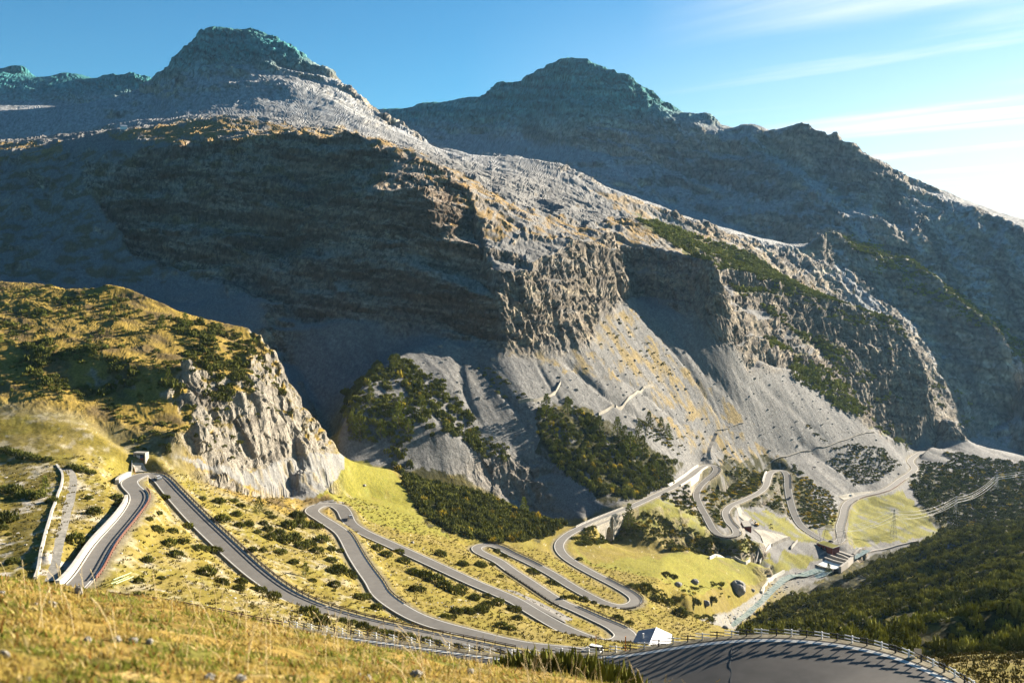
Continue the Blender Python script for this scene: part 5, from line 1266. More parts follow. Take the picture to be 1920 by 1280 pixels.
# ------------------------------------------------------------------ water and weir
def plane_pt(px, py, z):
    u, v = ray(px, py); Y = z / v; return np.array([u * Y, Y, z])
RIV = resample(unproject(*np.array([(a, b, c) for a, b, c in LINES['river']], float).T), 8)
rw = np.interp(np.arange(len(RIV)), [0, len(RIV) * .3, len(RIV) * .62, len(RIV)], [7, 8, 13, 12])
T = np.gradient(RIV[:, :2], axis=0); T /= np.linalg.norm(T, axis=1)[:, None]; Nv = np.stack([T[:, 1], -T[:, 0]], -1)
RIV[:, 2] = np.minimum.accumulate(np.array([height(a_, b_) for a_, b_ in RIV[:, :2]]) + .55)
o = strip('river', np.c_[RIV[:, :2] - Nv * rw[:, None] / 2, RIV[:, 2]], np.c_[RIV[:, :2] + Nv * rw[:, None] / 2, RIV[:, 2]], M['river']); struct(o, 'milky green mountain stream with rapids')
zb = hit(1550, 1056)[2] + 1.2
def poly_obj(name, pts, mat, parent=None):
    m = MB(); m.add(pts, [tuple(range(len(pts)))]); return m.build(name, mat, parent)
pool = poly_obj('pool', [plane_pt(x, y, zb - .5) for x, y in [(1498,1072),(1512,1062),(1528,1060),(1552,1064),(1560,1072),(1545,1080),(1522,1086),(1506,1082)]], M['river']); struct(pool, 'green pool below the weir')
wr = empty('weir', plane_pt(1556, 1052, zb)); W0_ = np.array(wr.location)
def wpath(pts, dz=0.0): return np.array([plane_pt(x, y, zb + dz) for x, y in pts]) - W0_
MB().sweep(wpath([(1556,1033),(1540,1042),(1520,1052),(1496,1063)]), [(-1.2, -3), (1.2, -3), (1.2, 2.6), (-1.2, 2.6)]).build('wall', M['concrete'], wr)
MB().sweep(wpath([(1598,1047),(1588,1057),(1575,1066)]), [(-1.0, -3), (1.0, -3), (1.0, 2.0), (-1.0, 2.0)]).build('wall', M['concrete'], wr)
MB().sweep(wpath([(1558,1034),(1580,1040),(1600,1047)]), [(-1.6, -3), (1.6, -3), (1.6, 2.4), (-1.6, 2.4)]).build('wall', M['concrete'], wr)
MB().sweep(wpath([(1520,1056),(1540,1063),(1562,1068)]), [(-.6, -3), (.6, -3), (.6, .9), (-.6, .9)]).build('sill', M['concrete'], wr)
for q in ([(1552,1041),(1572,1048),(1590,1053)], [(1544,1046),(1564,1053),(1583,1058)], [(1566,1038),(1582,1044),(1594,1050)]):
    MB().sweep(wpath(q, .4), [(-.9, -2.2), (.9, -2.2), (.9, 1.4), (-.9, 1.4)]).build('beam', M['concrete'], wr)
fo_ = poly_obj('white_water', [p + (0, 0, .05) for p in wpath([(1528,1055),(1545,1047),(1566,1053),(1580,1060),(1574,1066),(1555,1066)])], M['foam'], wr)
wp_ = poly_obj('water', [p for p in wpath([(1545,1046),(1560,1037),(1596,1048),(1582,1062)], -.1)], M['river'], wr)
tag(wr, 'concrete weir with bar screens and white water at the valley bottom', 'weir')
tag(MB().sweep(px_path([(1600,1040),(1625,1036),(1660,1030),(1690,1022),(1720,1016)], 5), [(-.7, -1), (.7, -1), (.7, 1.3), (-.7, 1.3)]).build('channel_wall', M['concrete']), 'long thin concrete channel wall running right from the weir', 'wall')
tag(MB().sweep(px_path([(1428,1112),(1436,1096),(1452,1082),(1470,1072)], 5), [(-.8, -1.5), (.8, -1.5), (.8, 1.8), (-.8, 1.8)]).build('river_wall', M['pale_stone']), 'curved stone embankment wall on the left bank of the stream', 'wall')

# ------------------------------------------------------------------ buildings
def flat_house(name, P1, P2, P3, h, wall_m, roof_m, over=.4):
    """box under a flat roof given by three roof corners"""
    P1, P2, P3 = map(np.asarray, (P1, P2, P3)); P4 = P1 + P3 - P2; C_ = (P1 + P3) / 2; root = empty(name, C_ - (0, 0, h)); o_ = C_ - (0, 0, h)
    q = [p - o_ for p in (P1, P2, P3, P4)]; m = MB()
    m.add([(*p[:2], -3) for p in q] + [(*p[:2], h) for p in q], [(0, 1, 5, 4), (1, 2, 6, 5), (2, 3, 7, 6), (3, 0, 4, 7), (4, 5, 6, 7)]); m.build('wall', wall_m, root)
    e = [np.array((p[0], p[1])) * (1 + over / np.linalg.norm(p[:2])) for p in q]
    r = MB(); r.add([(*p, h + .003) for p in e] + [(*p, h + .45) for p in e], [(3, 2, 1, 0), (0, 1, 5, 4), (1, 2, 6, 5), (2, 3, 7, 6), (3, 0, 4, 7), (4, 5, 6, 7)]); r.build('roof', M['concrete'], root)
    t = MB(); t.add([(*(p * .93), h + .50) for p in e], [(0, 1, 2, 3)]); t.build('roof_cover', roof_m, root)
    return root, q, h
zr = -.2932 * 848
root, q, h_ = flat_house('powerhouse', plane_pt(1531, 1017.5, zr), plane_pt(1561, 1028, zr), plane_pt(1574, 1024, zr), 5.6, M['red_wall'], M['turf_roof'])
for t0, t1 in ((.25, .40), (.48, .62)):
    a_, b_ = q[0] + (q[1] - q[0]) * t0, q[0] + (q[1] - q[0]) * t1; n_ = np.array((-(b_ - a_)[1], (b_ - a_)[0], 0)); n_ = -n_ / np.linalg.norm(n_) * .06
    if np.dot(n_[:2], q[0][:2] + q[1][:2]) < 0: n_ = -n_
    MB().add([(*(a_ + n_)[:2], .4), (*(b_ + n_)[:2], .4), (*(b_ + n_)[:2], 4.2), (*(a_ + n_)[:2], 4.2)], [(0, 1, 2, 3)]).build('door', M['glass'], root)
tag(root, 'red brown powerhouse with a grassy flat roof beside the weir', 'building')
zr = -.2755 * 806
root, q, h_ = flat_house('red_shed', plane_pt(1389, 977, zr), plane_pt(1395, 987.5, zr), plane_pt(1409, 986.5, zr), 4.2, M['red_wall'], M['concrete'])
tag(root, 'small red shed with a grey flat roof beside the yard drive', 'building')
# sheet-metal roofed hut below the hairpin: ridge runs towards the camera
def metal_hut():
    zr_ = -137.0; R0, R1 = plane_pt(1231, 1176, zr_), plane_pt(1214.5, 1215, zr_); ze = zr_ - 2.6
    La, Lb = plane_pt(1197, 1182, ze), plane_pt(1181, 1215, ze); Ra, Rb = plane_pt(1260, 1189, ze), plane_pt(1257, 1213, ze)
    o_ = (R0 + R1) / 2; o_[2] = ze - 3; root = empty('metal_hut', o_); loc = lambda p: np.asarray(p) - o_
    for nm, a_, b_, c_, d_ in (('roof', La, Lb, R1, R0), ('roof', R0, R1, Rb, Ra)):
        m = MB(); up = np.array((0, 0, .12)); vs = [loc(p) for p in (a_, b_, c_, d_)]; m.add(vs + [v + up for v in vs], [(3, 2, 1, 0), (4, 5, 6, 7), (0, 1, 5, 4), (1, 2, 6, 5), (2, 3, 7, 6), (3, 0, 4, 7)])
        rf = m.build('roof', M['roof_metal'] if nm and a_ is La else M['hut_white'], root)  # one metal: shaded left slope painted grey, sunlit right slope painted white
        rb = MB(); k = 11
        for i in range(k):
            t = (i + .5) / k; s0 = loc(a_ + (b_ - a_) * t) + (0, 0, .16); s1 = loc(d_ + (c_ - d_) * t) + (0, 0, .16); rb.tube(s0, s1, .07, .07, 4)
        rb.build('rib', M['roof_metal'] if a_ is La else M['hut_white'], rf)
    m = MB(); ins = lambda p: loc(p) * np.array((.92, .94, 1)); b3 = lambda p: np.array((*ins(p)[:2], -1.5))
    m.add([ins(La) - (0, 0, .1), ins(Lb) - (0, 0, .1), ins(R1) - (0, 0, .1), ins(Rb) - (0, 0, .1), ins(Ra) - (0, 0, .1), ins(R0) - (0, 0, .1), b3(La), b3(Lb), b3(Rb), b3(Ra)],
          [(0, 6, 7, 1), (1, 7, 8, 3, 2), (3, 8, 9, 4), (4, 9, 6, 0, 5)]); m.build('wall', M['white_wall'], root)
    p = loc((La + Lb + R0 + R1) / 4); MB().tube(p, p + (0, 0, 1.7), .22, .22, 8).tube(p + (0, 0, 1.7), p + (0, 0, 1.95), .34, .34, 8).build('vent_pipe', M['hut_white'], root)
    MB().sweep(np.array([loc(R0) + (0, 0, .14), loc(R1) + (0, 0, .14)]), [(-.15, 0), (.15, 0), (.1, .1), (-.1, .1)]).build('ridge_cap', M['hut_white'], root)
    return tag(root, 'metal roofed hut with lit slope painted white and shaded slope grey beside the lower hairpin', 'hut')
M['hut_white'] = simple_mat('white_metal_and_lit_roof', (.72, .72, .72), .5, .3, .06, 1)
metal_hut()
# tunnel mouth under the knoll
p = hit(260, 867); p[1] += 1.2; root = empty('tunnel_portal', p, math.radians(-8))
m = MB(); m.box((-2.75, 1.4, 1.6), (.7, 3.4, 4.6)).box((2.75, 1.4, 1.6), (.7, 3.4, 4.6)).box((0, 1.4, 4.2), (6.2, 3.4, .7)); m.build('frame', M['concrete'], root)
MB().box((0, 2.2, 1.7), (4.75, .3, 4.3)).build('dark_recess', M['glass'], root)  # near-black sheet standing in for the shade inside the recess
for nm, x, z, w_, h_, mt in (('door_panel', -.95, 2.45, 1.1, 1.5, 'panel_white'), ('door_panel', -.95, .9, 1.1, 1.4, 'panel_yellow'), ('door_panel', .65, 2.5, 1.5, 1.4, 'panel_blue'), ('door_panel', .65, .95, 1.5, 1.5, 'panel_red')):
    MB().box((x, .6, z), (w_, .12, h_)).build(nm, M[mt], root)
MB().box((-1.75, .7, 1.6), (.3, .25, 3.3)).box((-.33, .7, 1.6), (.14, .2, 3.3)).build('door_post', M['hut_white'], root)
root.scale = (.85, .85, .85)
tag(root, 'concrete tunnel mouth with white yellow blue and red door panels', 'tunnel entrance')
tag(MB().sweep(np.array([hit(247.5, 866), hit(246.5, 888)]), [(-.15, -.5), (.15, -.5), (.15, .8), (-.15, .8)]).build('boundary_wall', M['white_wall']), 'thin white wall running down from the tunnel mouth', 'wall')
p = hit(232, 243); root = empty('mountain_hut', p, .5)
MB().box((0, 0, 1.5), (7, 5, 4)).build('wall', M['hut_white'], root)
m = MB(); m.add([(-3.8, -2.9, 3.4), (3.8, -2.9, 3.4), (3.8, 0, 5.2), (-3.8, 0, 5.2), (-3.8, 2.9, 3.4), (3.8, 2.9, 3.4)], [(0, 1, 2, 3), (3, 2, 5, 4), (0, 3, 4), (1, 5, 2)]); m.build('roof', M['roof_metal'], root)
tag(root, 'tiny white hut high on the golden shelf of the mountain', 'hut')

# ------------------------------------------------------------------ arched bridge under the valley road
def bridge():
    i0, i1 = ridx(1088, 990), ridx(1176, 953); P = off(i0, i1, 1, .1); Q_ = off(i0, i1, -1, .1)
    # the visible side is the one nearer the camera
    near, farr = (P, Q_) if P[:, 1].mean() < Q_[:, 1].mean() else (Q_, P)
    root = empty('stone_bridge', near[len(near) // 2]); o_ = near[len(near) // 2].copy()
    s = np.r_[0, np.cumsum(np.linalg.norm(np.diff(near[:, :2], axis=0), axis=1))]; L = s[-1]
    inw = (farr - near)[len(near) // 2]; inw[2] = 0; inw /= np.linalg.norm(inw)
    at = lambda t, dz, e=0.0: np.array([np.interp(t, s, near[:, k]) for k in range(3)]) + (0, 0, dz) - o_ + inw * e
    c, r = L * .50, 4.2; hz = [];  ts = np.linspace(0, L, 60)
    for t in ts:
        zt_ = -17.0
        if abs(t - c) < r: zt_ = -6.0 - 4.2 + math.sqrt(max(r * r - (t - c) ** 2, 0)) * 1.0 + 0.0
        hz.append((t, zt_))
    m = MB()
    vs = [at(t, -.1) for t, _ in hz] + [at(t, z) for t, z in hz]; k = len(hz)
    m.add(vs, [(i, i + 1, k + i + 1, k + i) for i in range(k - 1)])
    vs = [at(t, -.1, 6.4) for t, _ in hz] + [at(t, z, 6.4) for t, z in hz]; m.add(vs, [(i, i + 1, k + i + 1, k + i) for i in range(k - 1)])
    arc = [(t, z) for t, z in hz if abs(t - c) < r]; arc = [(c - r, -17)] + [(c - r, arc[0][1])] + arc + [(c + r, arc[-1][1]), (c + r, -17)]
    vs = [at(t, z) for t, z in arc] + [at(t, z, 6.4) for t, z in arc]; k = len(arc); m.add(vs, [(i, i + 1, k + i + 1, k + i) for i in range(k - 1)])
    m.build('wall', M['stone'], root)
    rg = MB(); ang = np.linspace(0, math.pi, 13)
    for a0, a1 in zip(ang[:-1], ang[1:]):
        pts = [at(c + math.cos(t) * R_, -10.2 + math.sin(t) * R_, -.15) for t, R_ in ((a0, r), (a1, r), (a1, r + .8), (a0, r + .8))]; rg.add(pts + [p - inw * -.2 for p in pts], [(0, 1, 2, 3), (7, 6, 5, 4), (2, 6, 7, 3), (0, 4, 5, 1)])
    rg.build('arch_ring', M['pale_stone'], root)
    for e_ in (c + r + 1.4,):
        pr = MB(); pr.box(at(e_, -8.6, -.6), (1.6, 1.6, 17), math.atan2(inw[1], inw[0]), .7); pr.build('buttress', M['stone'], root)
    bm = None
    for side, e_ in ((0, .25), (1, 6.2)):
        for t in np.arange(1.0, L - .5, 2.1):
            if bm is None: b_ = MB().box((0, 0, .45), (1.15, .5, 1.0)).build('parapet_block', M['white_wall'], root); bm = b_.data
            else: b_ = place(bm, 'parapet_block', (0, 0, 0), parent=root)
            b_.location = at(t, .1, e_); d = at(t + .5, 0) - at(t - .5, 0); b_.rotation_euler = (0, 0, math.atan2(d[1], d[0]))
    return tag(root, 'stone arch bridge with white parapet blocks carrying the road over the gorge', 'bridge')
bridge()

# ------------------------------------------------------------------ vehicles
def car(name, px, py, paint, label, van=False, flip=False, idx=None, side=1, yaw=None, dist=None):
    if yaw is None:
        i = ridx(px, py) if idx is None else idx; t = RT[i] * (-1 if flip else 1); yaw = math.atan2(t[1], t[0]); z = road[i, 2] + .13
        p = plane_pt(px, py, z)
    else:
        p = hit(px, py, dist); p[2] += .15
    root = empty(name, p, yaw); L, W, H = (5.0, 1.95, 2.05) if van else (4.25, 1.78, 1.5)
    m = MB(); x0, x1 = -L / 2, L / 2
    prof = ([(x0, .35), (x0 - .02, .9), (x0 + .1, 1.1), (x1 - 1.0, 1.1), (x1 - .15, .85), (x1, .7), (x1 - .02, .35)])
    n = len(prof); lo, hi = [(x, -W / 2, z) for x, z in prof], [(x, W / 2, z) for x, z in prof]
    m.add(lo + hi, [tuple(range(n))[::-1], tuple(range(n, 2 * n))] + [(i, (i + 1) % n, n + (i + 1) % n, n + i) for i in range(n)])
    a_, b_, c_, d_ = (x0 + .12, x0 + .25, x1 - 1.5, x1 - .75) if van else (x0 + .25, x0 + .85, x1 - 1.95, x1 - 1.15)
    wr_ = W / 2 - .22
    vs = [(a_, -W / 2 + .04, 1.09), (d_, -W / 2 + .04, 1.09), (d_, W / 2 - .04, 1.09), (a_, W / 2 - .04, 1.09), (b_, -wr_, H), (c_, -wr_, H), (c_, wr_, H), (b_, wr_, H)]
    m.add(vs, [(4, 5, 6, 7), (0, 1, 5, 4), (1, 2, 6, 5), (2, 3, 7, 6), (3, 0, 4, 7)]); m.build('body', paint, root)
    def glass(q, k=.03):
        A_, B_, C_, D_ = [np.array(vs[i]) for i in q]; nn = np.cross(B_ - A_, D_ - A_); nn /= np.linalg.norm(nn); cc_ = (A_ + B_ + C_ + D_) / 4
        MB().add([p_ + (cc_ - p_) * .16 + nn * k for p_ in (A_, B_, C_, D_)], [(0, 1, 2, 3)]).build('window', M['glass'], root)
    for q in ((0, 1, 5, 4), (1, 2, 6, 5), (2, 3, 7, 6), (3, 0, 4, 7)): glass(q)
    wm = None
    for x in (x0 + .8, x1 - .85):
        for y in (-W / 2 + .1, W / 2 - .1):
            if wm is None: w_ = MB().tube((0, -.11, 0), (0, .11, 0), .34, .34, 14).build('wheel', M['tyre'], root); wm = w_.data
            else: w_ = place(wm, 'wheel', (0, 0, 0), parent=root)
            w_.location = (x, y, .34)
    for y in (-.6, .6): MB().box((x1 - .04, y, .76), (.1, .32, .16)).build('headlight', M['hut_white'], root)
    return tag(root, label, 'van' if van else 'car')
car('parked_car', 296, 898, M['car_white'], 'white car driving round the top left hairpin', flip=True, idx=ridx(300, 898))
car('grey_car', 657, 971, M['car_grey'], 'silver car leaving the second hairpin', idx=ridx(650, 968), flip=True)
car('black_car', 1481, 934, M['car_dark'], 'black car on the far narrow road in tree shade')
car('white_van', 1594, 930, M['car_white'], 'white van parked in the far lay by above the pylon meadow', True, yaw=.35)
car('dark_car', 1558, 1016, M['car_dark'], 'dark car on the far hairpin by the powerhouse')
i = ridx(1082, 1222); car('white_van', 1113, 1222, M['car_white'], 'white van behind the near fence below the hut', True, idx=i)
# yellow excavator and two cows by the yard
p = hit(1418, 985); root = empty('excavator', p, 2.6)
MB().box((0, -1.0, .45), (4.2, .6, .9)).box((0, 1.0, .45), (4.2, .6, .9)).build('track', M['tyre'], root)
MB().box((-.3, 0, 1.5), (3.2, 2.4, 1.1)).build('body', M['yellow'], root); MB().box((.7, .6, 2.6), (1.3, 1.1, 1.3), 0, .85).build('cab', M['glass'], root)
MB().tube((1.2, -.4, 1.7), (3.4, -.4, 4.6), .32, .25, 6).tube((3.4, -.4, 4.6), (5.4, -.4, 2.2), .24, .18, 6).build('boom', M['yellow'], root); MB().box((5.5, -.4, 1.6), (1.0, 1.3, 1.1), 0, .7).build('bucket', M['dark_rail'], root)
tag(root, 'yellow excavator parked beside the small red shed', 'excavator')
def cow(px, py, yaw, label):
    p = hit(px, py); m = MB(); me = bpy.data.meshes.new('cow'); J_ = [(-1.0, 0, 1.25), (-.4, 0, 1.2), (.3, 0, 1.2), (.8, 0, 1.3), (1.15, 0, 1.1), (1.5, 0, .75), (-.95, .22, .7), (-1.0, .22, 0), (-.95, -.22, .7), (-1.0, -.22, 0), (.65, .22, .65), (.65, .22, 0), (.65, -.22, .65), (.65, -.22, 0)]
    E = [(0, 1), (1, 2), (2, 3), (3, 4), (4, 5), (0, 6), (6, 7), (0, 8), (8, 9), (3, 10), (10, 11), (3, 12), (12, 13)]; R_ = [.36, .46, .46, .38, .22, .15, .14, .08, .14, .08, .12, .08, .12, .08]
    me.from_pydata(J_, E, []); me.materials.append(M['cow']); o = bpy.data.objects.new('cow', me); COL.objects.link(o); o.location = p; o.rotation_euler = (0, 0, yaw)
    sk = o.modifiers.new('skin', 'SKIN')
    for k, v in enumerate(me.skin_vertices[0].data): v.radius = (R_[k], R_[k]); v.use_root = (k == 1)
    o.modifiers.new('sub', 'SUBSURF').levels = 1
    return tag(o, label, 'cow')
cow(1446, 985, .3, 'brown cow grazing on the green meadow right of the excavator'); cow(1447, 991, 2.4, 'brown cow lower down the green meadow below the other cow')

# ------------------------------------------------------------------ power line
def pylon(base, h, label, w=4.2, arms=((.72, 5.0), (.86, 4.2), (1.0, 3.0)), yaw=0.0):
    root = empty('lattice_pylon', base, yaw); m = MB(); lv = [0, .2, .38, .54, .68, .8, .9, 1.0]
    wd = lambda t: w / 2 * (1 - t) ** 1.0 * .9 + .28
    cor = [(-1, -1), (1, -1), (1, 1), (-1, 1)]
    for a_, b_ in zip(lv[:-1], lv[1:]):
        for k in range(4):
            c0, c1 = cor[k], cor[(k + 1) % 4]; wa, wb = wd(a_), wd(b_)
            m.tube((c0[0] * wa, c0[1] * wa, a_ * h), (c0[0] * wb, c0[1] * wb, b_ * h), .11, .11, 4)
            m.tube((c0[0] * wa, c0[1] * wa, a_ * h), (c1[0] * wb, c1[1] * wb, b_ * h), .06, .06, 4); m.tube((c1[0] * wa, c1[1] * wa, a_ * h), (c0[0] * wb, c0[1] * wb, b_ * h), .06, .06, 4)
    m.build('tower', M['steel'], root); tips = []
    for t, L in arms:
        ar = MB()
        for sd in (-1, 1):
            ar.tube((0, 0, t * h), (sd * L, 0, t * h - .2), .10, .07, 4); ar.tube((0, 0, t * h - 1.3), (sd * L, 0, t * h - .25), .07, .06, 4)
            ins = (sd * L, 0, t * h - .9); ar.tube((sd * L, 0, t * h - .2), ins, .09, .09, 5); tips.append(ins)
        ar.build('cross_arm', M['steel'], root)
    tag(root, label, 'pylon', 'lattice pylons of the valley power line')
    R_ = Matrix.Rotation(yaw, 4, 'Z'); return [np.array(base) + np.array(R_ @ Vector(t)) for t in tips]
b1 = hit(1675, 1008); b2 = hit(1792, 966); b3 = hit(1868, 918)
t1 = pylon(b1, 56 / FPX * b1[1], 'lattice pylon standing in the bright green meadow', yaw=.55)
t2 = pylon(b2, 38 / FPX * b2[1], 'lattice pylon in the scrub right of the green meadow', yaw=.55)
t3 = pylon(b3, 30 / FPX * b3[1], 'farthest lattice pylon near the right edge', yaw=.55)
def gantry(px, py, h_px, label):
    b = hit(px, py); h = h_px / FPX * b[1]; root = empty('switch_gantry', b, .3); m = MB()
    for x in (-3.2, 3.2):
        for k in range(6):
            s_ = 1 if k % 2 else -1; m.tube((x * (.35 + .13 * k) + s_ * .35, 0, h * k / 6), (x * (.35 + .13 * (k + 1)) - s_ * .35, 0, h * (k + 1) / 6), .08, .08, 4)
        m.tube((x * .35, 0, 0), (x * 1.13, 0, h), .13, .11, 5)
    m.build('mast', M['steel'], root); MB().tube((-4.4, 0, h), (4.4, 0, h), .14, .14, 5).tube((-3, 0, h * .6), (3, 0, h * .6), .08, .08, 4).build('beam', M['steel'], root)
    tag(root, label, 'gantry', 'steel gantries by the powerhouse'); return b + np.array((0, 0, h))
g1 = gantry(1541, 1014, 24, 'V shaped steel gantry left of the powerhouse'); g2 = gantry(1574, 1020, 25, 'V shaped steel gantry right of the powerhouse')
WL = ['lowest left', 'lowest right', 'middle left', 'middle right', 'top left']
for k in range(5):
    st = (g1 if k % 2 == 0 else g2) + np.array((-2.5 + 1.2 * k, 0, 0)); end = t3[k] + np.array((420, 330, 30)); pts = [st, t1[k], t2[k], t3[k], end]; m = MB()
    for a_, b_ in zip(pts[:-1], pts[1:]):
        L = np.linalg.norm(b_ - a_); sag = L * .035; q = [a_ + (b_ - a_) * t - np.array((0, 0, 4 * sag * t * (1 - t))) for t in np.linspace(0, 1, 13)]
        for c_, d_ in zip(q[:-1], q[1:]): m.tube(c_, d_, .13, .13, 4)  # tubes far thicker than real wire, standing in for sun glint
    tag(m.build('power_cable', M['wire']), f'{WL[k]} bright cable strung between the valley pylons', 'cable', 'power cables across the valley')

# ------------------------------------------------------------------ boulders, signs, poles, lattice ladder
def boulder_mesh(seed, rough=.28):
    import bmesh
    bm = bmesh.new(); bmesh.ops.create_icosphere(bm, subdivisions=4, radius=1); P_ = np.array([v.co for v in bm.verts]); F_ = np.array([[v.index for v in f.verts] for f in bm.faces]); bm.free()
    d = 1 + rough * fbm3(P_[:, 0] * 1.1 + seed, P_[:, 1] * 1.1, P_[:, 2] * 1.1, 3, seed) + .5 * rough * blocks3(P_[:, 0] * 2 + seed, P_[:, 1] * 2, P_[:, 2] * 2, seed + 3)
    return mesh_from('boulder', P_ * d[:, None], F_, M['boulder'])
M['boulder'] = simple_mat('grey_boulder', (.27, .255, .23), 1, .05, .35, .7, .6); M['pale_rock'] = simple_mat('pale_rock', (.27, .25, .215), 1, .05, .25, 4, .4)
BM = [boulder_mesh(k * 7 + 2) for k in range(4)]
for px, py, w, lab in ((1383, 1108, 32, 'huge grey boulder on the pasture above the stream'), (1272, 1098, 15, 'grey boulder left of centre on the green pasture'), (1303, 1093, 16, 'broad low boulder on the green pasture'), (1323, 1133, 17, 'pale boulder among bushes above the stream bank'), (1411, 1108, 10, 'smaller rock right beside the huge boulder'), (773, 1018, 8, 'pale rock beside the descending road under the green meadow'), (683, 911, 7, 'pale rock in the upper green meadow'), (1360, 1178, 12, 'dark boulder at the edge of the stream gully')):
    p = hit(px, py); s_ = w / FPX * p[1] * .5; o = place(BM[int(px) % 4], 'boulder', (p[0], p[1], p[2] + .35 * s_), px * .7, (s_, s_ * .9, s_ * (.95 if w > 30 else .7))); tag(o, lab, 'boulder')
i = ridx(1745, 1335); fpz = np.array([hit(1717, 1262)])[0]
def post(name, p, h, mt, label, cat, r=.05, board=None):
    root = empty(name, p, -.2); MB().tube((0, 0, -.3), (0, 0, h), r, r, 6).build('post', mt, root)
    if board: MB().box((0, -.06, h - board[1] / 2), (board[0], .04, board[1])).build('board', board[2], root)
    return tag(root, label, cat)
q = np.array([np.interp(6, s_ if np.ndim(s_) else [0, 1], [0, 1])]) if False else None
fo0 = off(ridx(1745, 1335), ridx(1600, 1254), 1, 2.2)
post('road_sign', hit(1719, 1262), 3.2, M['black_rail'], 'square road sign on a post at the right end of the nearest bend', 'sign', .06, (.9, .9, M['concrete'])); post('reflector_post', hit(1697, 1250), 2.6, M['concrete'], 'slim grey post beside the road sign', 'post', .07)
post('snow_pole', hit(1117, 1222, 200), 5.0, M['orange'], 'tall orange snow pole behind the near fence', 'pole', .09)
post('snow_pole', off(ridx(1140, 1256), ridx(1120, 1254), 1, 1.2)[0], 2.2, M['orange'], 'short orange snow pole by the pine clump', 'pole', .09)
post('marker_post', hit(287, 880), 1.8, M['black_rail'], 'dark round marker by the top hairpin', 'post', .07, (.6, .6, M['black_rail'])); post('snow_pole', hit(253, 890), 3.2, M['orange'], 'thin orange pole beside the top hairpin', 'pole', .06)
a_, b_ = hit(213, 1102), hit(246, 1088); root = empty('lattice_ladder', a_); d = b_ - a_; m = MB(); e_ = np.array((0, 0, 1.0)); sd_ = np.array((-d[1], d[0], 0)); sd_ = sd_ / np.linalg.norm(sd_) * .55
for o_ in (sd_ + e_, -sd_ + e_, e_ * 1.9): m.tube(o_, d + o_, .09, .09, 5)
for t in np.linspace(0, 1, 9):
    m.tube(d * t + sd_ + e_, d * t - sd_ + e_, .06, .06, 4); m.tube(d * t + sd_ + e_, d * t + e_ * 1.9, .05, .05, 4)
m.build('lattice', M['green_paint'], root); MB().tube((0, 0, -.2), e_, .1, .1, 5).tube(d - (0, 0, .2), d + e_, .1, .1, 5).build('leg', M['green_paint'], root); tag(root, 'pale green lattice boom lying on trestles beside the road', 'lattice boom')

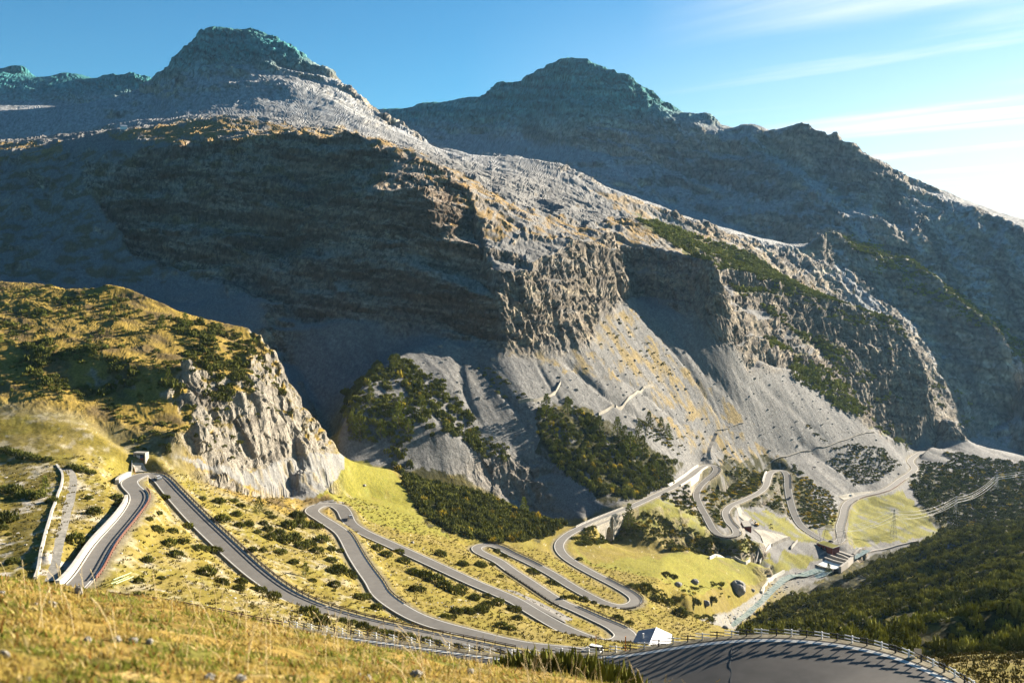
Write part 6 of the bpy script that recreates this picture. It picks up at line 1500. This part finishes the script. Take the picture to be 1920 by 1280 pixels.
# ------------------------------------------------------------------ the grassy brow at the camera's feet
def grass():
    r = np.random.default_rng(99); n = 150000
    u = r.uniform(-.60, .30, n); Y = np.exp(r.uniform(math.log(3.2), math.log(42), n)); X = u * Y; Z = height(X, Y)
    pn = fbm2(X / 1.3, Y / 1.3, 3, 601); pm = fbm2(X / .45, Y / .45, 2, 607)
    keep = (pm > -.18) | (r.random(n) < .12); X, Y, Z, pn, pm = X[keep], Y[keep], Z[keep], pn[keep], pm[keep]; n = len(X)
    h = r.uniform(.025, .08, n) * (1 + 1.2 * np.clip(pm, -.4, .6)) * (1 + Y / 80); w = r.uniform(.004, .010, n) * (1 + Y / 18)
    a = r.random(n) * 6.283; lean = r.uniform(.1, .75, n); lx = np.cos(a) * lean - .12; ly = np.sin(a) * lean - .1; b = r.random(n) * 6.283; wx, wy = np.cos(b) * w, np.sin(b) * w
    st = r.random(n) < .02; h[st] *= 2.0; lean[st] *= .4; w[st] *= .6
    P = np.stack([X, Y, Z - .02], -1); W_ = np.stack([wx, wy, 0 * wx], -1); D = np.stack([lx * h, ly * h, h], -1); D2 = np.stack([lx * h * 1.0, ly * h * 1.0, h * .0], -1)
    V_ = np.stack([P - W_, P + W_, P + D * .55 - W_ * .8, P + D * .55 + W_ * .8, P + D + D2 * .5], 1).reshape(-1, 3)
    F_ = (np.array([(0, 1, 3), (0, 3, 2), (2, 3, 4)])[None] + (np.arange(n) * 5)[:, None, None]).reshape(-1, 3)
    c = np.zeros((n, 3)) + np.array((.27, .20, .05)); t = r.random(n)
    gm = sstep(-.10, .18, pn + .2 * (t - .5)); c += gm[:, None] * (np.array((.14, .155, .026)) - c)
    bm_ = (t > .80)[:, None]; c = np.where(bm_, np.array((.36, .28, .12)), c); c = np.where((t < .12)[:, None], np.array((.17, .085, .022)), c); c *= r.uniform(.7, 1.25, (n, 1))
    me = mesh_from('grass', V_, F_, M['blades']); at = me.attributes.new('tint', 'FLOAT_COLOR', 'POINT'); at.data.foreach_set('color', np.c_[np.repeat(c, 5, 0), np.ones(n * 5)].astype(np.float32).ravel())
    o = bpy.data.objects.new('grass', me); COL.objects.link(o); o['kind'] = 'stuff'; o['label'] = 'golden and green autumn grass on the foreground hillside'
    # seed stalks standing above the turf
    m = MB(); r = np.random.default_rng(5)
    for _ in range(240):
        px = r.uniform(0, 1700) if r.random() < .6 else r.uniform(450, 1150); Y = r.uniform(9, 24); u, _v = ray(px, 1100); X = u * Y; z = float(height(X, Y)); h = r.uniform(.30, .62); lx, ly = r.normal(0, .10), r.normal(0, .08)
        m.tube((X, Y, z), (X + lx * .5, Y + ly * .5, z + h * .6), .004, .0035, 3); m.tube((X + lx * .5, Y + ly * .5, z + h * .6), (X + lx * 1.3, Y + ly * 1.3, z + h), .0035, .003, 3); m.tube((X + lx * 1.3, Y + ly * 1.3, z + h * .97), (X + lx * 1.7, Y + ly * 1.7, z + h * 1.10), .009, .004, 4)
    o = m.build('dry_stalks', simple_mat('straw', (.42, .33, .17), .8, .2, .2, 4)); o['kind'] = 'stuff'; o['label'] = 'dry straw seed stalks standing above the foreground grass'
grass()
FM = [boulder_mesh(k * 5 + 40, .55) for k in range(4)]
FR = [(96,1137,17,'pale rock near the left crest of the grass brow'),(67,1135,7,'small pale stone left of the crest rock'),(2,1117,16,'pale stone at the left frame edge on the crest'),(164,1203,15,'round grey stone in the grass left of the bare patch'),(220,1203,16,'white stone at the left end of the bare patch'),(250,1205,16,'dark stone in the middle of the bare patch'),(281,1207,15,'grey stone at the right end of the bare patch'),(8,1232,20,'pale rock at the left frame edge lower down'),(392,1275,19,'pale rock at the bottom left of the grass'),(450,1278,22,'grey rock at the bottom edge right of the pale rock'),(50,1279,14,'stone at the bottom left corner'),(690,1274,14,'white stone at the bottom middle of the grass'),(780,1268,20,'flat grey stone near the right part of the brow'),(882,1262,15,'pale stone at the right end of the grass brow'),(148,1112,15,'white upright stone on the crest beside the road end'),(672,1268,10,'little stone beside the white bottom stone')]
for k, (px, py, w, lab) in enumerate(FR):
    p = hit(px, py); s_ = w / FPX * p[1] * .5; me = FM[k % 4].copy(); me.materials.clear(); me.materials.append(M['pale_rock'])
    o = place(me, 'rock', (p[0], p[1], p[2] + .18 * s_ + .02), k * 1.3, (s_, s_ * .9, s_ * (1.5 if 'upright' in lab else .75))); tag(o, lab, 'rock')

# ------------------------------------------------------------------ thin blue mountain air
hb = MB(); hb.box((0, 4500, -40), (11400, 9300, 1400)); haze_m = bpy.data.materials.new('haze'); haze_m.use_nodes = True; nt = haze_m.node_tree; nt.nodes.remove(nt.nodes['Principled BSDF'])
pv = nt.nodes.new('ShaderNodeVolumePrincipled'); pv.inputs['Color'].default_value = (.42, .70, 1.0, 1); pv.inputs['Density'].default_value = 1.5e-5; pv.inputs['Anisotropy'].default_value = .1
nt.links.new(pv.outputs[0], nt.nodes['Material Output'].inputs['Volume'])
o = hb.build('haze', haze_m); o['kind'] = 'stuff'; o['label'] = 'faint blue haze filling the valley air'
